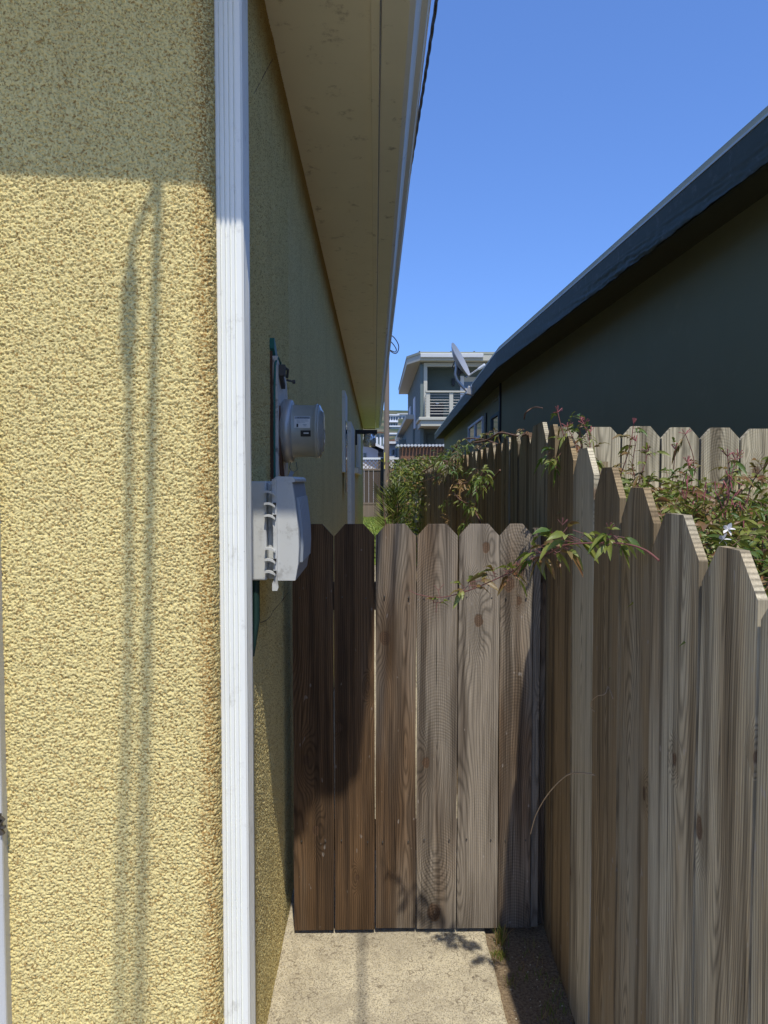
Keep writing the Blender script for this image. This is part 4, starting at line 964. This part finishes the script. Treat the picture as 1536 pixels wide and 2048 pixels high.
# reaching shoots
for (x, y, z, h_) in ((.70, 2.2, 1.60, .10), (.78, 2.1, 1.55, .12), (.85, 2.1, 1.53, .17), (.93, 2.1, 1.52, .10), (1.0, 2.0, 1.5, .14), (1.15, 1.9, 1.5, .2), (1.2, 2.05, 1.5, .15), (1.05, 1.7, 1.48, .19), (1.12, 1.75, 1.5, .12), (.64, 2.25, 1.66, .09), (.62, 2.1, 1.62, .08), (.95, 1.5, 1.45, .15), (1.3, 1.9, 1.52, .15), (.86, 1.8, 1.5, .1)):
    for rep in range(2):
        b_ = Vector((x+random.uniform(-.04, .04), y+random.uniform(-.05, .05), z-.05)); tp = b_ + Vector((random.uniform(-.06, .06), random.uniform(-.05, .05), h_*random.uniform(.6, 1.1)+.05))
        mid = (b_+tp)/2 + rv(.012); P = curve([b_, mid, tp], 5); J.stem(P, .0018, .0010, 1)
        for p in P[3:]:
            if random.random() < .62: J.spray(p, rv()+Vector((0, 0, .2)), random.uniform(.03, .06), [0, 1, 2, 2], 2, .24)
        for k in range(6):
            d = (Vector((0, 0, 1)) + rv(.55)).normalized(); J.s.tube([tp, tp+d*.02], [.0007, .0013], 4, 2)
for c_ in ((.86, 1.5, 1.43), (.98, 1.6, 1.46), (.82, 1.75, 1.50)):
    for k in range(45):
        p = Vector(c_) + Vector((random.gauss(0, .035), random.gauss(0, .035), random.gauss(0, .03))); d = (Vector((0, 0, 1))+rv(.4)).normalized(); J.s.tube([p, p+d*.022], [.0008, .0017], 4, 2)
for c_ in ((.632, 1.305, 1.435), (.652, 1.33, 1.452)):
    for k in range(5):
        a = k*1.257; d = Vector((math.cos(a), -.5, math.sin(a))); J.leaf(c_, d, .014, .008, 5, 0)
J.build('jasmine_hedge', (.9, 1.8, 0), 'dense jasmine climber with red buds filling the gap behind the right fence', 'climbing plant', LM, ['stem', 'stemr', 'bud'])
# --- tendril crossing in front of the gate
T = Plant()
path = [((1318, 1121), 1.33), ((1290, 1100), 1.37), ((1250, 1088), 1.42), ((1190, 1086), 1.48), ((1130, 1090), 1.54), ((1100, 1105), 1.57), ((1065, 1120), 1.61), ((1020, 1145), 1.66), ((940, 1180), 1.73), ((880, 1195), 1.78), ((832, 1188), 1.82)]
P3 = [at(a_[0], a_[1], y) for a_, y in path]; T.stem(curve(P3), .0022, .0011, 0)
def tuft(px, py, Y, n_, L, ms, spread=1.0):
    c_ = at(px, py, Y)
    for k in range(int(n_*1.6)):
        a = random.uniform(0, 6.28); d = Vector((math.cos(a)*1.2, random.uniform(-.6, .1), math.sin(a)*.8*spread+.05)); T.spray(c_ + rv(.006), d, L*random.uniform(.7, 1.15), ms, 1, .36)
tuft(1228, 1076, 1.45, 7, .052, [0, 1, 1]); tuft(1120, 1085, 1.55, 6, .06, [1, 1, 0, 2]); tuft(1150, 1075, 1.52, 4, .062, [1]); tuft(1095, 1100, 1.58, 5, .055, [1, 2])
tuft(1072, 1108, 1.6, 6, .055, [1, 0, 2]); tuft(1000, 1150, 1.67, 4, .06, [1, 2, 2]); tuft(1025, 1150, 1.66, 4, .055, [2, 1]); tuft(940, 1178, 1.73, 4, .06, [2, 2, 1]); tuft(872, 1205, 1.79, 3, .036, [1, 2])
for q, Y in (((1040, 1135), 1.64), ((1218, 1060), 1.45), ((1125, 1050), 1.54)):
    for k in range(7):
        c_ = at(q[0], q[1], Y); d = (Vector((random.uniform(-1, 1), -.2, .9))).normalized(); T.s.tube([c_, c_+d*.016], [.0006, .0010], 4, 0)
for pts_ in ([(832, 1188), (818, 1180)], [(880, 1195), (876, 1180), (868, 1170)], [(876, 1182), (888, 1168)], [(875, 1195), (872, 1225)]):
    T.s.tube([at(a_, b_, 1.79) for a_, b_ in pts_], .0008, 5)
T.build('jasmine_tendril', at(1318, 1121, 1.32), 'single leafy jasmine runner reaching from the right fence across the gate', 'climbing plant', LM, 'stemr')
# dry twigs
g = MB(); P = curve([onF(1190, 1550, .005), at(1160, 1546, 1.80), at(1130, 1553, 1.85), at(1095, 1590, 1.92), at(1072, 1630, 1.97), at(1061, 1668, 2.0)]); b0 = P[0]
g.tube([p-b0 for p in P], [.0022 - .0010*i/len(P) for i in range(len(P))], 6); tag(g.build('dry_twig', M['stemp'], None, b0), 'thin arched dry twig poking out low from the right fence', 'twig')
g = MB(); q = [onF(1216, 1372, .01), onF(1210, 1388, .02), onF(1195, 1392, .03), onF(1184, 1402, .03), onF(1182, 1415, .02), onF(1190, 1424, .01)]; P = curve(q); b0 = P[0]
g.tube([p-b0 for p in P], .0011, 5); P = curve([onF(1216, 1372, .01), onF(1222, 1385, .02), onF(1226, 1398, .02)]); g.tube([p-b0 for p in P], .001, 5)
tag(g.build('dry_twig', M['stemp'], None, b0), 'small curled dry twig stuck on the knot of a fence plank', 'twig')
# sprig over near fence top
T = Plant(); c_ = onF(1108, 905, .02)
for k in range(6): T.spray(c_+rv(.012), Vector((-.3, random.uniform(-.8, .4), random.uniform(-1, .5))), .058, [0, 0, 1], 2, .26)
T.build('ivy_sprig', c_, 'small green sprig hanging on the fence just past its peak', 'climbing plant', LM)
# --- vine on the alley side of the fence beyond the gate
V = Plant()
def fs_(pts_, r0, r1, off=.07, m=0):
    V.stem(curve([onF(a_, b_, off+random.uniform(-.02, .03)) for a_, b_ in pts_]), r0, r1, m)
fs_([(968, 1062), (958, 1040), (951, 1020), (955, 1000), (968, 985), (985, 960), (1000, 940)], .006, .004)
fs_([(900, 985), (910, 970), (935, 965), (955, 945)], .007, .004); fs_([(905, 985), (925, 1003), (945, 1008)], .006, .004)
fs_([(838, 950), (860, 935), (885, 922), (900, 930), (898, 938)], .010, .005); fs_([(840, 965), (860, 958), (880, 948), (900, 945)], .006, .004)
fs_([(815, 1010), (818, 975), (822, 945), (830, 930)], .010, .006)
fs_([(950, 885), (975, 880), (1000, 866), (1035, 872), (1055, 868)], .006, .004, .0); fs_([(905, 905), (925, 880), (960, 878), (1000, 890)], .008, .004, -.1)
fs_([(1048, 838), (1052, 825), (1068, 815), (1085, 816)], .003, .002, -.05)
def clump(px, py, rx, ry, n_, L, ms, off=.10, w_=.28):
    for k in range(int(n_*.5)):
        a = random.uniform(0, 6.283); r_ = math.sqrt(random.random()); c_ = onF(px+rx*r_*math.cos(a), py+ry*r_*math.sin(a), off*random.uniform(.3, 1.3))
        V.spray(c_, rv()+Vector((-.5, -.4, -.4)), L*.42*random.uniform(.6, 1.1), ms, 2, w_)
clump(955, 960, 14, 22, 50, .16, [0, 0, 3, 1]); clump(965, 948, 6, 12, 12, .14, [1, 0])
clump(920, 965, 14, 9, 22, .15, [6, 6, 1]); clump(905, 985, 8, 6, 12, .14, [1, 6]); clump(930, 978, 8, 10, 12, .15, [6]); clump(945, 1012, 16, 12, 26, .16, [0, 3, 1]); clump(928, 1003, 8, 6, 12, .14, [1, 0])
clump(893, 1040, 8, 12, 18, .14, [6, 6]); clump(890, 1010, 12, 12, 22, .15, [0, 1, 3]); clump(935, 1045, 14, 10, 26, .15, [0, 0, 1]); clump(855, 1010, 8, 22, 16, .16, [1, 7, 3]); clump(850, 975, 10, 6, 14, .16, [6, 7])
clump(875, 955, 16, 10, 26, .17, [7, 6, 3]); clump(905, 938, 22, 10, 40, .17, [7, 3, 1]); clump(885, 925, 26, 12, 60, .20, [7, 3, 1, 0], .15); clump(985, 868, 30, 5, 30, .09, [7, 1, 2], -.03); clump(1035, 868, 25, 5, 24, .08, [7, 1], -.03); clump(925, 890, 18, 12, 60, .16, [7, 1, 3, 0], -.1); clump(965, 890, 20, 10, 30, .14, [7, 1, 2], -.1); clump(900, 905, 30, 14, 90, .2, [7, 1, 3, 0], 0.0)
clump(1055, 862, 8, 4, 8, .08, [2, 7], -.02)
V.build('fence_vine', (fx(5)-.1, 5, 0), 'straggly half dry vine climbing the alley face of the fence beyond the gate', 'climbing plant', LM + ['leafa'], ['stem', 'stemr', 'bud'])
# --- leafy mass at the far end
H_ = Plant()
for i in range(6500):
    y = random.uniform(13.5, 26); base = fx(y); u_ = random.random()
    x = base - .04 - abs(random.gauss(0, .22)) - (.20 if y > 15 else .0)*random.random(); zt = 1.86 + .14*math.sin(y*1.3) + (.1 if y > 19 else -.05)
    z = zt*(1 - random.random()**1.6) + .03
    if random.random() < .33: x = base + random.uniform(-.1, .9); z = zt + random.uniform(-.3, .12)
    H_.leaf((x, y, z), rv()+Vector((-.5, -.6, .1)), random.uniform(.06, .12), random.uniform(.03, .05), random.choice([0, 1, 1, 3, 3, 7, 7, 6]) if u_ < .8 else 1, .2)
for k in range(14):
    y = random.uniform(15, 25); b_ = Vector((fx(y)-.1-random.random()*.3, y, 0)); H_.stem([b_, b_+Vector((.05, 0, 1)), b_+Vector((.1, random.uniform(-.3, .3), 2.0))], .012, .005)
H_.build('overgrown_creeper', (fx(18)-.3, 18, 0), 'bushy green and brown creeper swallowing the far end of the side fence', 'climbing plant', LM + ['leafa'])
# --- oleander like shrub
O_ = Plant()
ob = at(784, 1050, 8.6)
for k in range(7):
    b_ = Vector((ob.x + random.uniform(-.10, .16), 8.6+random.uniform(-.15, .15), 0)); tp = at(random.uniform(774, 798), random.uniform(975, 1012), 8.6); tp.y = b_.y+random.uniform(-.1, .1)
    P = curve([b_, (b_+tp)/2+Vector((random.uniform(-.03, .03), 0, 0)), tp], 12); O_.stem(P, .008, .003)
    for i, p in enumerate(P):
        if i < 7: continue
        for s_ in range(4):
            a = random.uniform(0, 6.28); up2 = .75 + .5*(i/len(P)); d = Vector((math.cos(a)*1.1, math.sin(a)*.8, up2))
            O_.leaf(p, d, random.uniform(.13, .21), .016, random.choice([0, 0, 1, 3, 3]), .05, .2)
a_ = at(772, 1060, 8.5)
P = curve([a_, at(768, 1020, 8.5), at(764, 985, 8.5)], 9); O_.stem(P, .006, .002)
for i, p in enumerate(P):
    for s_ in (-1, 1):
        O_.leaf(p, Vector((s_*1.0, -.2, .75+.03*i)), .20, .015, 1, .02, .2)
O_.build('oleander_shrub', (ob.x, 8.6, 0), 'upright shrub with long narrow leaves above the third gate board', 'shrub', LM)
# --- grass: far lawn blades and tufts by the slab
G_ = MB()
for i in range(7000):
    x = random.uniform(-1.2, .75); y = random.uniform(18.2, 29.5) if random.random() < .9 else random.uniform(12, 18); h_ = random.uniform(.04, .11); a = random.uniform(0, 6.28); dx, dy = math.cos(a)*.012, math.sin(a)*.012
    G_.add([(x-dx, y-dy, .015), (x+dx, y+dy, .015), (x+random.gauss(0, .03), y+random.gauss(0, .03), h_)], [(0, 1, 2)], random.choice((0, 0, 1)))
tag(G_.build('grass', [M['leafy'], M['leaf']]), 'short sunlit green lawn grass at the far end of the alley', 'grass', kind='stuff')
G_ = MB()
def blades(cx_, cy2, n_, sp_, h0, h1):
    for i in range(n_):
        x = cx_ + random.gauss(0, sp_); y = cy2 + random.gauss(0, sp_); h_ = random.uniform(h0, h1); a = random.uniform(0, 6.28); dx, dy = math.cos(a)*.0011, math.sin(a)*.0011; ex_, ey_ = random.gauss(0, .35)*h_, random.gauss(0, .35)*h_
        G_.add([(x-dx, y-dy, 0), (x+dx, y+dy, 0), (x+dx+ex_*.4, y+dy+ey_*.4, h_*.6), (x-dx+ex_*.4, y-dy+ey_*.4, h_*.6), (x+ex_, y+ey_, h_)], [(0, 1, 2, 3), (3, 2, 4)], random.choice((0, 0, 1, 2)))
blades(.415, 2.34, 70, .012, .02, .075); blades(.405, 2.28, 160, .014, .008, .022); blades(.42, 2.15, 18, .012, .01, .03)
for k in range(26): blades(random.uniform(.44, .56), random.uniform(1.7, 2.34), 7, .012, .01, .035)
tag(G_.build('weeds', [M['leafy'], M['leaf'], M['leafb']]), 'sparse grass weeds sprouting from the dirt beside the path', 'weeds', kind='stuff')
# litter: pebbles and leaf crumbs on the dirt strip
random.seed(8); G_ = MB()
for i in range(260):
    x = random.uniform(.395, .57); y = random.uniform(1.6, 2.36); s_ = random.uniform(.0012, .0035)
    vs = [Vector((x, y, s_*.4)) + Vector(p)*s_*random.uniform(.7, 1.2) for p in ((1,0,0),(-1,0,0),(0,1,0),(0,-1,0),(0,0,1),(0,0,-1))]
    G_.add(vs, [(0,2,4),(2,1,4),(1,3,4),(3,0,4),(2,0,5),(1,2,5),(3,1,5),(0,3,5)], random.choice((0, 0, 1)))
for i in range(150):
    x = random.uniform(-.30, .38); y = random.uniform(1.6, 2.37); x = x if i % 3 else random.choice((-.30, .375)) + random.gauss(0, .012); s_ = random.uniform(.0008, .0024)
    vs = [Vector((x, y, .013+s_*.4)) + Vector(p)*s_*random.uniform(.5, 1.5) for p in ((1,0,0),(-1,0,0),(0,1,0),(0,-1,0),(0,0,1),(0,0,-1))]
    G_.add(vs, [(0,2,4),(2,1,4),(1,3,4),(3,0,4),(2,0,5),(1,2,5),(3,1,5),(0,3,5)], random.choice((0, 0, 1)))
tag(G_.build('gravel_crumbs', [M['pole'], M['concrete']]), 'tiny pebbles and crumbs scattered on the dirt strip by the fence', 'pebbles', kind='stuff')
